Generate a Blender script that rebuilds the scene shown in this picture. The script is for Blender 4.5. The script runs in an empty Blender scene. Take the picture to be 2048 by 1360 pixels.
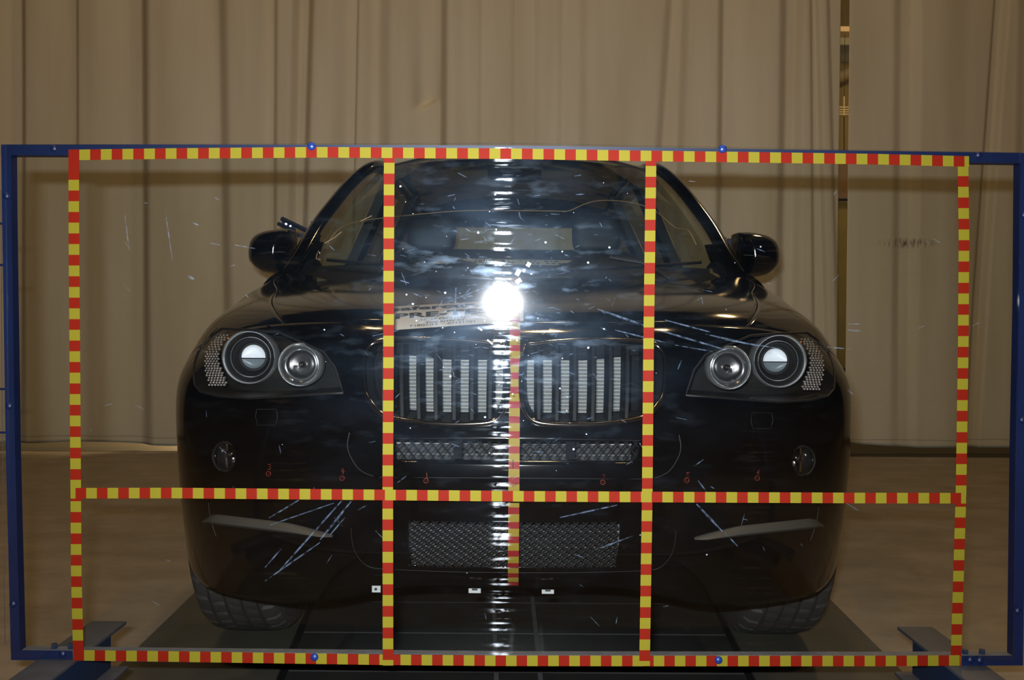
import bpy, bmesh, math, random
import numpy as np
from mathutils import Vector, Matrix
from mathutils.bvhtree import BVHTree

sc = bpy.context.scene
COL = sc.collection
random.seed(7)
PI = math.pi

# ------------------------------------------------------------------ camera
F = 1850.0                 # focal length in pixels of the 2048 px wide frame
H = 0.9016                 # camera height
HZ = 650.0                 # image row of the horizon
PITCH = math.atan((680 - HZ) / F)
ROLL = math.radians(0.40)
cam_d = bpy.data.cameras.new('camera')
cam = bpy.data.objects.new('camera', cam_d)
COL.objects.link(cam)
cam_d.sensor_width = 36.0
cam_d.lens = F / 2048 * 36.0
cam_d.clip_start = 0.05
CR = Matrix.Rotation(PI / 2 - PITCH, 3, 'X') @ Matrix.Rotation(ROLL, 3, 'Z')
cam.matrix_world = Matrix.Translation((0, 0, H)) @ CR.to_4x4()
sc.camera = cam
EYE = Vector((0, 0, H))

def ray(px, py):
    return CR @ Vector(((px - 1024) / F, -(py - 680) / F, -1.0))

def at(px, py, Y):
    d = ray(px, py)
    return EYE + d * (Y / d.y)

def on_floor(px, py, z=0.0):
    d = ray(px, py)
    return EYE + d * ((z - H) / d.z)

# ------------------------------------------------------------------ world, lights, exposure
GY = 1.80                  # distance of the clear sheet
CY = 6.72                  # distance of the curtain
world = bpy.data.worlds.new('world')
sc.world = world
world.use_nodes = True
bg = world.node_tree.nodes['Background']
bg.inputs[0].default_value = (0.9, 0.62, 0.36, 1)
bg.inputs[1].default_value = 0.007

LEAN = math.tan(math.radians(0.43))     # the clear sheet leans a little towards the viewer
def gp(px, py, off=0.0):
    """point on the (leaning) plane of the clear sheet, off metres behind its front face"""
    d = ray(px, py)
    return EYE + d * ((GY + off) / (d.y + LEAN * d.z))
g = gp(1005, 603)
v_in = g - EYE
gn = Vector((0, -1, -LEAN)).normalized()
v_out = (v_in - gn * (2 * v_in.dot(gn))).normalized()
FLASH = g + v_out * ((g.y + 0.04) / abs(v_out.y))
fd = bpy.data.lights.new('flash', 'AREA')
fd.shape = 'RECTANGLE'
fd.size, fd.size_y = 0.060, 0.015
fd.energy = 34.0
fd.color = (0.93, 0.96, 1.0)
fd.spread = math.radians(100)
fo = bpy.data.objects.new('camera_flash', fd)
COL.objects.link(fo)
fo.location = FLASH
fo.rotation_euler = (PI / 2 + math.radians(2), 0, 0)

def lamp(x, y, z, e, size=0.42, color=(1.0, 0.66, 0.30)):
    d = bpy.data.lights.new('bay_lamp', 'AREA')
    d.shape = 'DISK'
    d.size = size
    d.energy = e
    d.color = color
    o = bpy.data.objects.new('bay_lamp', d)
    COL.objects.link(o)
    o.location = (x, y, z)
    o.rotation_euler = (0, 0, 0)
    return o
for x, y, z, e in ((-3.2, 2.2, 7.6, 62), (0.4, 1.6, 7.6, 74), (3.4, 2.4, 7.6, 44),
                   (-2.4, -2.5, 7.6, 36), (2.6, -2.2, 7.6, 30)):
    lamp(x, y, z, e)
lamp(-1.5, 10.2, 3.2, 30)
lamp(3.6, 7.9, 5.6, 75)
lamp(-2.9, 9.9, 0.36, 230, 0.25).rotation_euler = (PI / 2, 0, PI)
lamp(3.6, 9.8, 0.36, 60, 0.25).rotation_euler = (PI / 2, 0, PI)

sc.view_settings.view_transform = 'Standard'
sc.view_settings.look = 'None'
sc.view_settings.exposure = 0.0
sc.view_settings.gamma = 1.0
sc.view_settings.use_curve_mapping = False
try:
    sc.cycles.use_denoising = True
    sc.cycles.max_bounces = 10
    sc.cycles.transparent_max_bounces = 24
    sc.cycles.caustics_reflective = False
    sc.cycles.caustics_refractive = False
except Exception:
    pass

# ------------------------------------------------------------------ materials
def mat(name, color=(0.5, 0.5, 0.5), rough=0.5, metal=0.0, spec=0.5, coat=0.0, noise=None, bump=None):
    m = bpy.data.materials.new(name)
    m.use_nodes = True
    nt = m.node_tree
    b = nt.nodes['Principled BSDF']
    b.inputs['Base Color'].default_value = (*color, 1)
    b.inputs['Roughness'].default_value = rough
    b.inputs['Metallic'].default_value = metal
    b.inputs['Specular IOR Level'].default_value = spec
    b.inputs['Coat Weight'].default_value = coat
    b.inputs['Coat Roughness'].default_value = 0.03
    if noise:                     # (scale, color2, contrast lo, hi)
        tc = nt.nodes.new('ShaderNodeTexCoord')
        n = nt.nodes.new('ShaderNodeTexNoise')
        n.inputs['Scale'].default_value = noise[0]
        n.inputs['Detail'].default_value = 6
        n.inputs['Roughness'].default_value = 0.65
        r = nt.nodes.new('ShaderNodeValToRGB')
        r.color_ramp.elements[0].position = noise[2]
        r.color_ramp.elements[1].position = noise[3]
        r.color_ramp.elements[0].color = (*noise[1], 1)
        r.color_ramp.elements[1].color = (*color, 1)
        nt.links.new(tc.outputs['Object'], n.inputs['Vector'])
        nt.links.new(n.outputs['Fac'], r.inputs['Fac'])
        nt.links.new(r.outputs['Color'], b.inputs['Base Color'])
    if bump:                      # (scale, strength, distance)
        tc = nt.nodes.new('ShaderNodeTexCoord')
        n = nt.nodes.new('ShaderNodeTexNoise')
        n.inputs['Scale'].default_value = bump[0]
        n.inputs['Detail'].default_value = 3
        bp = nt.nodes.new('ShaderNodeBump')
        bp.inputs['Strength'].default_value = bump[1]
        bp.inputs['Distance'].default_value = bump[2]
        nt.links.new(tc.outputs['Object'], n.inputs['Vector'])
        nt.links.new(n.outputs['Fac'], bp.inputs['Height'])
        nt.links.new(bp.outputs['Normal'], b.inputs['Normal'])
    return m

def schlick(nt, ior):
    f0 = ((ior - 1) / (ior + 1)) ** 2
    lw = nt.nodes.new('ShaderNodeLayerWeight'); lw.inputs['Blend'].default_value = 0.5
    p = nt.nodes.new('ShaderNodeMath'); p.operation = 'POWER'; p.inputs[1].default_value = 5.0
    a = nt.nodes.new('ShaderNodeMath'); a.operation = 'MULTIPLY_ADD'; a.inputs[1].default_value = 1 - f0; a.inputs[2].default_value = f0
    a.use_clamp = True
    nt.links.new(lw.outputs['Facing'], p.inputs[0]); nt.links.new(p.outputs[0], a.inputs[0])
    return a.outputs[0]

def glass_mat(name, tint=(1, 1, 1), ior=1.5, gain=1.0):
    m = bpy.data.materials.new(name)
    m.use_nodes = True
    nt = m.node_tree
    nt.nodes.remove(nt.nodes['Principled BSDF'])
    out = nt.nodes['Material Output']
    t = nt.nodes.new('ShaderNodeBsdfTransparent')
    t.inputs[0].default_value = (*tint, 1)
    gl = nt.nodes.new('ShaderNodeBsdfGlossy')
    gl.inputs['Roughness'].default_value = 0.02
    mx = nt.nodes.new('ShaderNodeMixShader')
    nt.links.new(schlick(nt, ior), mx.inputs[0])
    nt.links.new(t.outputs[0], mx.inputs[1])
    nt.links.new(gl.outputs[0], mx.inputs[2])
    nt.links.new(mx.outputs[0], out.inputs['Surface'])
    return m

M = {}
M['paint'] = mat('black_paint', (0.0010, 0.0010, 0.0012), 0.09, spec=0.5, coat=0.0)
M['black_plastic'] = mat('black_plastic', (0.007, 0.007, 0.0075), 0.5, spec=0.3)
M['dark_void'] = mat('dark_void', (0.006, 0.006, 0.007), 0.9, spec=0.1)
M['trim_grey'] = mat('trim_grey', (0.036, 0.034, 0.031), 0.5)
M['chrome'] = mat('chrome', (0.72, 0.72, 0.74), 0.08, metal=1.0)
M['dark_chrome'] = mat('dark_chrome', (0.33, 0.29, 0.26), 0.12, metal=1.0)
M['slat'] = mat('slat_grey', (0.0045, 0.0045, 0.005), 0.6, spec=0.15)
M['lattice'] = mat('lattice_black', (0.0045, 0.0045, 0.005), 0.7, spec=0.12)
M['crease'] = mat('crease_line', (0.012, 0.012, 0.012), 0.5, spec=0.3)
M['slot_bar'] = mat('slot_bar', (0.050, 0.053, 0.056), 0.6)
M['slot_dim'] = mat('slot_dim', (0.008, 0.009, 0.0105), 0.7)
M['radiator'] = mat('radiator_core', (0.095, 0.100, 0.115), 0.6, spec=0.2, noise=(220, (0.060, 0.064, 0.074), 0.35, 0.65))
M['radiator_tube'] = mat('radiator_tube', (0.24, 0.24, 0.20), 0.6, spec=0.2)
M['radiator_tank'] = mat('radiator_tank', (0.25, 0.25, 0.26), 0.6)
M['rubber'] = mat('rubber', (0.030, 0.031, 0.032), 0.65, noise=(40, (0.022, 0.022, 0.023), 0.3, 0.7))
M['rim'] = mat('rim_metal', (0.30, 0.30, 0.31), 0.35, metal=0.9)
M['lens'] = glass_mat('clear_lens', (0.97, 0.97, 0.97), 1.5)
M['windscreen'] = glass_mat('windscreen_glass', (0.78, 0.82, 0.76), 1.52)
M['tinted'] = glass_mat('tinted_glass', (0.42, 0.46, 0.42), 1.52)
M['mirror_glass'] = mat('mirror_glass', (0.8, 0.8, 0.8), 0.02, metal=1.0)
M['housing'] = mat('lamp_housing', (0.0125, 0.012, 0.0115), 0.4)
M['facet'] = mat('faceted_reflector', (0.50, 0.47, 0.46), 0.22, metal=0.75)
M['bowl'] = mat('reflector_bowl', (0.26, 0.27, 0.29), 0.16, metal=0.9)
M['fog_bowl'] = mat('fog_reflector', (0.20, 0.195, 0.19), 0.14, metal=0.95)
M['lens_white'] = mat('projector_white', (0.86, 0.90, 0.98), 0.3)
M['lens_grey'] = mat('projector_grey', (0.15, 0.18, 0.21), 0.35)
M['crystal'] = mat('crystal_ring', (0.50, 0.51, 0.52), 0.15, metal=0.8)
M['amber'] = mat('amber', (0.55, 0.18, 0.04), 0.3)
M['yellow'] = mat('tape_yellow', (0.205, 0.175, 0.012), 0.6, spec=0.12)
M['red'] = mat('tape_red', (0.190, 0.0085, 0.0022), 0.6, spec=0.10)
M['yellow2'] = mat('hood_tape_yellow', (0.21, 0.150, 0.018), 0.55, spec=0.2)
M['red2'] = mat('hood_tape_red', (0.185, 0.011, 0.013), 0.55, spec=0.2)
M['blue'] = mat('blue_paint', (0.0026, 0.0105, 0.056), 0.42, noise=(9, (0.002, 0.008, 0.042), 0.3, 0.7))
M['blue_bolt'] = mat('bolt_blue', (0.008, 0.030, 0.17), 0.35)
M['blue_dark'] = mat('bracket_blue', (0.008, 0.018, 0.050), 0.5)
M['flange'] = mat('worn_blue_grey', (0.060, 0.065, 0.085), 0.55, noise=(14, (0.042, 0.045, 0.056), 0.35, 0.7))
M['paper'] = mat('label_paper', (0.27, 0.245, 0.215), 0.6)
M['ink'] = mat('ink', (0.012, 0.011, 0.011), 0.6)
M['redink'] = mat('red_marker', (0.16, 0.014, 0.005), 0.5)
M['white'] = mat('white_tag', (0.36, 0.37, 0.38), 0.5)
M['seat'] = mat('seat_leather', (0.018, 0.017, 0.016), 0.55)
M['dash'] = mat('dash_plastic', (0.014, 0.014, 0.014), 0.6)
M['reflected_line'] = mat('tan_reflection', (0.42, 0.30, 0.20), 0.5)
M['steel'] = mat('bracket_steel', (0.5, 0.5, 0.5), 0.3, metal=0.9)

def floor_mat():
    m = mat('concrete', (0.40, 0.33, 0.25), 0.55)
    nt = m.node_tree
    b = nt.nodes['Principled BSDF']
    tc = nt.nodes.new('ShaderNodeTexCoord')
    mp = nt.nodes.new('ShaderNodeMapping')
    mp.inputs['Scale'].default_value = (1.1, 2.0, 1); mp.inputs['Rotation'].default_value = (0, 0, 0.35)
    n1 = nt.nodes.new('ShaderNodeTexNoise'); n1.inputs['Scale'].default_value = 2.6; n1.inputs['Detail'].default_value = 9; n1.inputs['Roughness'].default_value = 0.68
    n2 = nt.nodes.new('ShaderNodeTexNoise'); n2.inputs['Scale'].default_value = 14; n2.inputs['Detail'].default_value = 8; n2.inputs['Roughness'].default_value = 0.75
    r1 = nt.nodes.new('ShaderNodeValToRGB')
    r1.color_ramp.elements[0].position = 0.30; r1.color_ramp.elements[0].color = (0.19, 0.155, 0.118, 1)
    r1.color_ramp.elements[1].position = 0.62; r1.color_ramp.elements[1].color = (0.285, 0.235, 0.182, 1)
    r2 = nt.nodes.new('ShaderNodeValToRGB')
    r2.color_ramp.elements[0].position = 0.27; r2.color_ramp.elements[0].color = (0.45, 0.45, 0.42, 1)
    r2.color_ramp.elements[1].position = 0.42; r2.color_ramp.elements[1].color = (1, 1, 1, 1)
    mx = nt.nodes.new('ShaderNodeMix'); mx.data_type = 'RGBA'; mx.blend_type = 'MULTIPLY'; mx.inputs[0].default_value = 0.8
    nt.links.new(tc.outputs['Object'], mp.inputs['Vector'])
    nt.links.new(mp.outputs[0], n1.inputs['Vector']); nt.links.new(mp.outputs[0], n2.inputs['Vector'])
    nt.links.new(n1.outputs['Fac'], r1.inputs[0]); nt.links.new(n2.outputs['Fac'], r2.inputs[0])
    nt.links.new(r1.outputs[0], mx.inputs[6]); nt.links.new(r2.outputs[0], mx.inputs[7])
    nt.links.new(mx.outputs[2], b.inputs['Base Color'])
    return m
M['floor'] = floor_mat()

def curtain_mat(name, hem_z, scuff=None):
    """tan canvas: soft vertical rubbing, a stitched line above the hem, one dark scuff"""
    m = mat(name, (0.56, 0.50, 0.41), 0.75, spec=0.25)
    nt = m.node_tree
    L = nt.links.new
    b = nt.nodes['Principled BSDF']
    tc = nt.nodes.new('ShaderNodeTexCoord')
    mp = nt.nodes.new('ShaderNodeMapping'); mp.inputs['Scale'].default_value = (3.2, 1.0, 0.35)
    n1 = nt.nodes.new('ShaderNodeTexNoise'); n1.inputs['Scale'].default_value = 1.6; n1.inputs['Detail'].default_value = 7
    r1 = nt.nodes.new('ShaderNodeValToRGB')
    r1.color_ramp.elements[0].position = 0.33; r1.color_ramp.elements[0].color = (0.520, 0.456, 0.335, 1)
    r1.color_ramp.elements[1].position = 0.66; r1.color_ramp.elements[1].color = (0.590, 0.530, 0.410, 1)
    L(tc.outputs['Object'], mp.inputs[0]); L(mp.outputs[0], n1.inputs['Vector']); L(n1.outputs['Fac'], r1.inputs[0])
    sp = nt.nodes.new('ShaderNodeSeparateXYZ'); L(tc.outputs['Object'], sp.inputs[0])
    # stitched seam
    wv = nt.nodes.new('ShaderNodeTexNoise'); wv.noise_dimensions = '1D'; wv.inputs['Scale'].default_value = 1.1
    L(sp.outputs['X'], wv.inputs['W'])
    a = nt.nodes.new('ShaderNodeMath'); a.operation = 'MULTIPLY_ADD'; a.inputs[1].default_value = -0.05; a.inputs[2].default_value = -(hem_z + 0.055 - 0.025)
    L(wv.outputs['Fac'], a.inputs[0])
    s = nt.nodes.new('ShaderNodeMath'); s.operation = 'ADD'; L(sp.outputs['Z'], s.inputs[0]); L(a.outputs[0], s.inputs[1])
    ab = nt.nodes.new('ShaderNodeMath'); ab.operation = 'ABSOLUTE'; L(s.outputs[0], ab.inputs[0])
    lt = nt.nodes.new('ShaderNodeMath'); lt.operation = 'LESS_THAN'; lt.inputs[1].default_value = 0.0028; L(ab.outputs[0], lt.inputs[0])
    mx = nt.nodes.new('ShaderNodeMix'); mx.data_type = 'RGBA'; mx.inputs[7].default_value = (0.22, 0.17, 0.13, 1)
    L(r1.outputs[0], mx.inputs[6])
    k = nt.nodes.new('ShaderNodeMath'); k.operation = 'MULTIPLY'; k.inputs[1].default_value = 0.6; L(lt.outputs[0], k.inputs[0]); L(k.outputs[0], mx.inputs[0])
    last = mx.outputs[2]
    if scuff:
        x0, z0, wx, wz = scuff
        mp2 = nt.nodes.new('ShaderNodeMapping'); mp2.vector_type = 'POINT'
        mp2.inputs['Location'].default_value = (-x0 / wx, 0, -z0 / wz); mp2.inputs['Scale'].default_value = (1 / wx, 0, 1 / wz)
        ln = nt.nodes.new('ShaderNodeVectorMath'); ln.operation = 'LENGTH'
        L(tc.outputs['Object'], mp2.inputs[0]); L(mp2.outputs[0], ln.inputs[0])
        fall = nt.nodes.new('ShaderNodeMapRange'); fall.inputs[1].default_value = 0.2; fall.inputs[2].default_value = 1.0
        fall.inputs[3].default_value = 1.0; fall.inputs[4].default_value = 0.0
        L(ln.outputs['Value'], fall.inputs[0])
        mp3 = nt.nodes.new('ShaderNodeMapping'); mp3.inputs['Scale'].default_value = (60, 1, 14); mp3.inputs['Rotation'].default_value = (0, 0.3, 0)
        n3 = nt.nodes.new('ShaderNodeTexNoise'); n3.inputs['Scale'].default_value = 1.0; n3.inputs['Detail'].default_value = 4
        L(tc.outputs['Object'], mp3.inputs[0]); L(mp3.outputs[0], n3.inputs['Vector'])
        r3 = nt.nodes.new('ShaderNodeMapRange'); r3.inputs[1].default_value = 0.42; r3.inputs[2].default_value = 0.62
        L(n3.outputs['Fac'], r3.inputs[0])
        p = nt.nodes.new('ShaderNodeMath'); p.operation = 'MULTIPLY'; L(fall.outputs[0], p.inputs[0]); L(r3.outputs[0], p.inputs[1])
        mx2 = nt.nodes.new('ShaderNodeMix'); mx2.data_type = 'RGBA'; mx2.inputs[7].default_value = (0.13, 0.09, 0.065, 1)
        L(last, mx2.inputs[6]); L(p.outputs[0], mx2.inputs[0])
        last = mx2.outputs[2]
    L(last, b.inputs['Base Color'])
    return m

def sheet_mat():
    """worn clear plastic: sharp reflection, brushed horizontal micro scratches, smudges"""
    m = bpy.data.materials.new('worn_clear_plastic')
    m.use_nodes = True
    nt = m.node_tree
    L = nt.links.new
    nt.nodes.remove(nt.nodes['Principled BSDF'])
    out = nt.nodes['Material Output']
    tc = nt.nodes.new('ShaderNodeTexCoord')
    tr = nt.nodes.new('ShaderNodeBsdfTransparent'); tr.inputs[0].default_value = (0.97, 0.98, 0.97, 1)
    gl = nt.nodes.new('ShaderNodeBsdfGlossy'); gl.inputs['Roughness'].default_value = 0.046
    m0 = nt.nodes.new('ShaderNodeMixShader')
    L(schlick(nt, 1.45), m0.inputs[0]); L(tr.outputs[0], m0.inputs[1]); L(gl.outputs[0], m0.inputs[2])
    tg = nt.nodes.new('ShaderNodeCombineXYZ'); tg.inputs[0].default_value = 1.0
    def tex(scale, size, lo, hi, gain, detail=3):
        mp = nt.nodes.new('ShaderNodeMapping'); mp.inputs['Scale'].default_value = scale
        n = nt.nodes.new('ShaderNodeTexNoise'); n.inputs['Scale'].default_value = size; n.inputs['Detail'].default_value = detail
        r = nt.nodes.new('ShaderNodeMapRange'); r.inputs[1].default_value = lo; r.inputs[2].default_value = hi; r.inputs[4].default_value = gain
        L(tc.outputs['Object'], mp.inputs[0]); L(mp.outputs[0], n.inputs['Vector']); L(n.outputs['Fac'], r.inputs[0])
        return r.outputs[0]
    def layer(prev, w, rough, an, color):
        a = nt.nodes.new('ShaderNodeBsdfAnisotropic')
        a.inputs['Color'].default_value = (*color, 1)
        a.inputs['Roughness'].default_value = rough
        a.inputs['Anisotropy'].default_value = an
        L(tg.outputs[0], a.inputs['Tangent'])
        x = nt.nodes.new('ShaderNodeMixShader')
        L(w, x.inputs[0]); L(prev, x.inputs[1]); L(a.outputs[0], x.inputs[2])
        return x.outputs[0]
    s = m0.outputs[0]
    w1 = nt.nodes.new('ShaderNodeMath'); w1.operation = 'MULTIPLY'
    L(tex((6.0, 1, 130), 1.0, 0.53, 0.76, 0.040), w1.inputs[0]); L(tex((60, 1, 90), 1.0, 0.36, 0.60, 1.0), w1.inputs[1])
    s = layer(s, w1.outputs[0], 0.16, 0.93, (0.86, 0.93, 1.0))     # vertical column of dashes
    s = layer(s, tex((9.0, 1, 70), 1.0, 0.62, 0.80, 0.012), 0.15, 0.55, (0.70, 0.85, 1.0))
    s = layer(s, tex((1.3, 1, 2.4), 5.5, 0.42, 0.82, 0.0052, 8), 0.32, 0.0, (0.45, 0.68, 1.0))        # smudge haze
    s = layer(s, tex((1, 1, 3.0), 17.0, 0.56, 0.76, 0.011, 6), 0.27, 0.0, (0.55, 0.75, 1.0))
    bz = nt.nodes.new('ShaderNodeValue'); bz.outputs[0].default_value = 0.0016
    s = layer(s, bz.outputs[0], 0.33, 0.0, (0.50, 0.72, 1.0))                                     # even dullness of old plastic
    L(s, out.inputs['Surface'])
    return m
M['sheet'] = sheet_mat()
M['sheet_edge'] = glass_mat('clear_plastic', (0.97, 0.98, 0.97), 1.45)

def scratch_mat():
    m = bpy.data.materials.new('scratched_plastic')
    m.use_nodes = True
    nt = m.node_tree
    nt.nodes.remove(nt.nodes['Principled BSDF'])
    out = nt.nodes['Material Output']
    t = nt.nodes.new('ShaderNodeBsdfTransparent')
    d = nt.nodes.new('ShaderNodeBsdfDiffuse'); d.inputs[0].default_value = (0.30, 0.42, 0.62, 1)
    mx = nt.nodes.new('ShaderNodeMixShader'); mx.inputs[0].default_value = 0.28
    tc = nt.nodes.new('ShaderNodeTexCoord')
    n = nt.nodes.new('ShaderNodeTexNoise'); n.inputs['Scale'].default_value = 90
    r = nt.nodes.new('ShaderNodeMapRange'); r.inputs[1].default_value = 0.35; r.inputs[2].default_value = 0.70; r.inputs[3].default_value = 0.01; r.inputs[4].default_value = 0.26
    nt.links.new(tc.outputs['Object'], n.inputs['Vector']); nt.links.new(n.outputs['Fac'], r.inputs[0]); nt.links.new(r.outputs[0], mx.inputs[0])
    nt.links.new(t.outputs[0], mx.inputs[1]); nt.links.new(d.outputs[0], mx.inputs[2]); nt.links.new(mx.outputs[0], out.inputs['Surface'])
    return m
M['scratch'] = scratch_mat()
M['chip'] = mat('plastic_chip', (0.28, 0.31, 0.36), 0.4)

# ------------------------------------------------------------------ mesh helpers
class MB:
    def __init__(s):
        s.v, s.f, s.mi = [], [], []
    def add(s, verts, faces, mi=0):
        o = len(s.v)
        s.v.extend([tuple(p) for p in verts])
        s.f.extend([tuple(i + o for i in f) for f in faces])
        s.mi.extend([mi] * len(faces))
        return s
    def grid(s, P, closed_u=False, closed_v=False, mi=0):
        nr, nc = len(P), len(P[0])
        vs = [p for r in P for p in r]
        fs = []
        for r in range(nr if closed_v else nr - 1):
            for c in range(nc if closed_u else nc - 1):
                r2, c2 = (r + 1) % nr, (c + 1) % nc
                fs.append((r * nc + c, r * nc + c2, r2 * nc + c2, r2 * nc + c))
        return s.add(vs, fs, mi)
    def box(s, a, b, mi=0):
        x0, y0, z0 = a; x1, y1, z1 = b
        vs = [(x0, y0, z0), (x1, y0, z0), (x1, y1, z0), (x0, y1, z0), (x0, y0, z1), (x1, y0, z1), (x1, y1, z1), (x0, y1, z1)]
        return s.add(vs, [(3, 2, 1, 0), (4, 5, 6, 7), (0, 1, 5, 4), (1, 2, 6, 5), (2, 3, 7, 6), (3, 0, 4, 7)], mi)
    def hexa(s, q0, q1, mi=0):        # two quads, same order
        vs = list(q0) + list(q1)
        return s.add(vs, [(3, 2, 1, 0), (4, 5, 6, 7), (0, 1, 5, 4), (1, 2, 6, 5), (2, 3, 7, 6), (3, 0, 4, 7)], mi)
    def tube(s, path, rad, n=8, closed=False, flat=1.0, up=Vector((0, 0, 1)), caps=True, mi=0):
        path = [Vector(p) for p in path]
        k = len(path)
        rings = []
        for i, p in enumerate(path):
            a = path[(i - 1) % k] if (closed or i > 0) else p
            b = path[(i + 1) % k] if (closed or i < k - 1) else p
            t = (b - a).normalized()
            sd = t.cross(up)
            if sd.length < 1e-4:
                sd = t.cross(Vector((0, 1, 0)))
            sd.normalize()
            w = sd.cross(t).normalized()
            r = rad[i] if isinstance(rad, (list, tuple)) else rad
            rings.append([p + sd * (math.cos(2 * PI * j / n) * r) + w * (math.sin(2 * PI * j / n) * r * flat) for j in range(n)])
        o = len(s.v)
        s.grid(rings, closed_u=True, closed_v=closed, mi=mi)
        if caps and not closed:
            s.f.append(tuple(o + j for j in range(n))[::-1]); s.mi.append(mi)
            s.f.append(tuple(o + (k - 1) * n + j for j in range(n))); s.mi.append(mi)
        return s
    def lathe(s, prof, axis='Y', center=(0, 0, 0), n=48, mi=0):
        c = Vector(center)
        P = []
        for r, h in prof:
            row = []
            for j in range(n):
                a = 2 * PI * j / n
                if axis == 'Y': q = Vector((r * math.cos(a), h, r * math.sin(a)))
                elif axis == 'X': q = Vector((h, r * math.cos(a), r * math.sin(a)))
                else: q = Vector((r * math.cos(a), r * math.sin(a), h))
                row.append(c + q)
            P.append(row)
        return s.grid(P, closed_u=True, mi=mi)
    def prism(s, poly, y0, y1, mi=0):   # poly in (x,z)
        n = len(poly)
        vs = [(x, y0, z) for x, z in poly] + [(x, y1, z) for x, z in poly]
        fs = [tuple(range(n)), tuple(range(2 * n - 1, n - 1, -1))]
        fs += [(i, i + n, (i + 1) % n + n, (i + 1) % n) for i in range(n)]
        return s.add(vs, fs, mi)
    def mesh(s, name, mats, smooth=40, fix=False, bevel=0):
        me = bpy.data.meshes.new(name)
        me.from_pydata(s.v, [], s.f)
        for m in (mats if isinstance(mats, (list, tuple)) else [mats]):
            me.materials.append(m)
        me.polygons.foreach_set('material_index', s.mi)
        if fix or bevel:
            bm = bmesh.new(); bm.from_mesh(me)
            if fix:
                bmesh.ops.remove_doubles(bm, verts=bm.verts, dist=1e-6)
                bmesh.ops.recalc_face_normals(bm, faces=bm.faces)
            if bevel:
                bmesh.ops.bevel(bm, geom=list(bm.edges), offset=bevel, segments=2, affect='EDGES', profile=0.6)
            bm.to_mesh(me); bm.free()
        if smooth:
            me.shade_smooth()
            me.set_sharp_from_angle(angle=math.radians(smooth))
        me.update()
        return me
    def obj(s, name, mats, parent=None, smooth=40, fix=False, bevel=0, **kw):
        return link(name, s.mesh(name, mats, smooth, fix, bevel), parent, **kw)

def link(name, me, parent=None, label=None, cat=None, kind=None, group=None, loc=None):
    o = bpy.data.objects.new(name, me)
    COL.objects.link(o)
    if parent: o.parent = parent
    if loc: o.location = loc
    if label: o['label'] = label
    if cat: o['category'] = cat
    if kind: o['kind'] = kind
    if group: o['group'] = group
    return o

def spl(P, ts):
    """C2 natural cubic spline through P (n,d) at uniform knots"""
    P = np.asarray(P, float)
    n = len(P)
    A = np.zeros((n, n)); B = np.zeros_like(P)
    A[0, 0] = A[-1, -1] = 1
    for i in range(1, n - 1):
        A[i, i - 1:i + 2] = (1, 4, 1)
        B[i] = 6 * (P[i - 1] - 2 * P[i] + P[i + 1])
    Mm = np.linalg.solve(A, B)
    out = []
    for t in ts:
        i = min(max(int(t), 0), n - 2); u = t - i
        a, b = 1 - u, u
        out.append(a * P[i] + b * P[i + 1] + ((a ** 3 - a) * Mm[i] + (b ** 3 - b) * Mm[i + 1]) / 6)
    return np.array(out)

def text_mesh(txt, bold=0.0):
    c = bpy.data.curves.new('txt', 'FONT')
    c.body = txt
    c.size = 1.0
    c.offset = bold
    c.resolution_u = 3
    o = bpy.data.objects.new('txt', c)
    COL.objects.link(o)
    dg = bpy.context.evaluated_depsgraph_get()
    me = bpy.data.meshes.new_from_object(o.evaluated_get(dg))
    vs = [v.co.copy() for v in me.vertices]
    fs = [tuple(p.vertices) for p in me.polygons]
    bpy.data.objects.remove(o); bpy.data.curves.remove(c); bpy.data.meshes.remove(me)
    return vs, fs

# ------------------------------------------------------------------ setting: floor, curtains, back of the hall
fl = MB(); fl.add([(-14, -6, -0.012), (14, -6, -0.012), (14, 14, -0.012), (-14, 14, -0.012)], [(0, 1, 2, 3)])
fl.obj('floor', M['floor'], kind='structure', smooth=0)
ta, tb = on_floor(-300, 898.6, -0.012), on_floor(2400, 918.8, -0.012)
MB().box((-7.5, (ta.y + tb.y) / 2, -0.02), (7.5, 8.6, -0.0105)).obj('trim_1', mat('dark_threshold', (0.018, 0.015, 0.010), 0.7), kind='structure', smooth=0)

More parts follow.
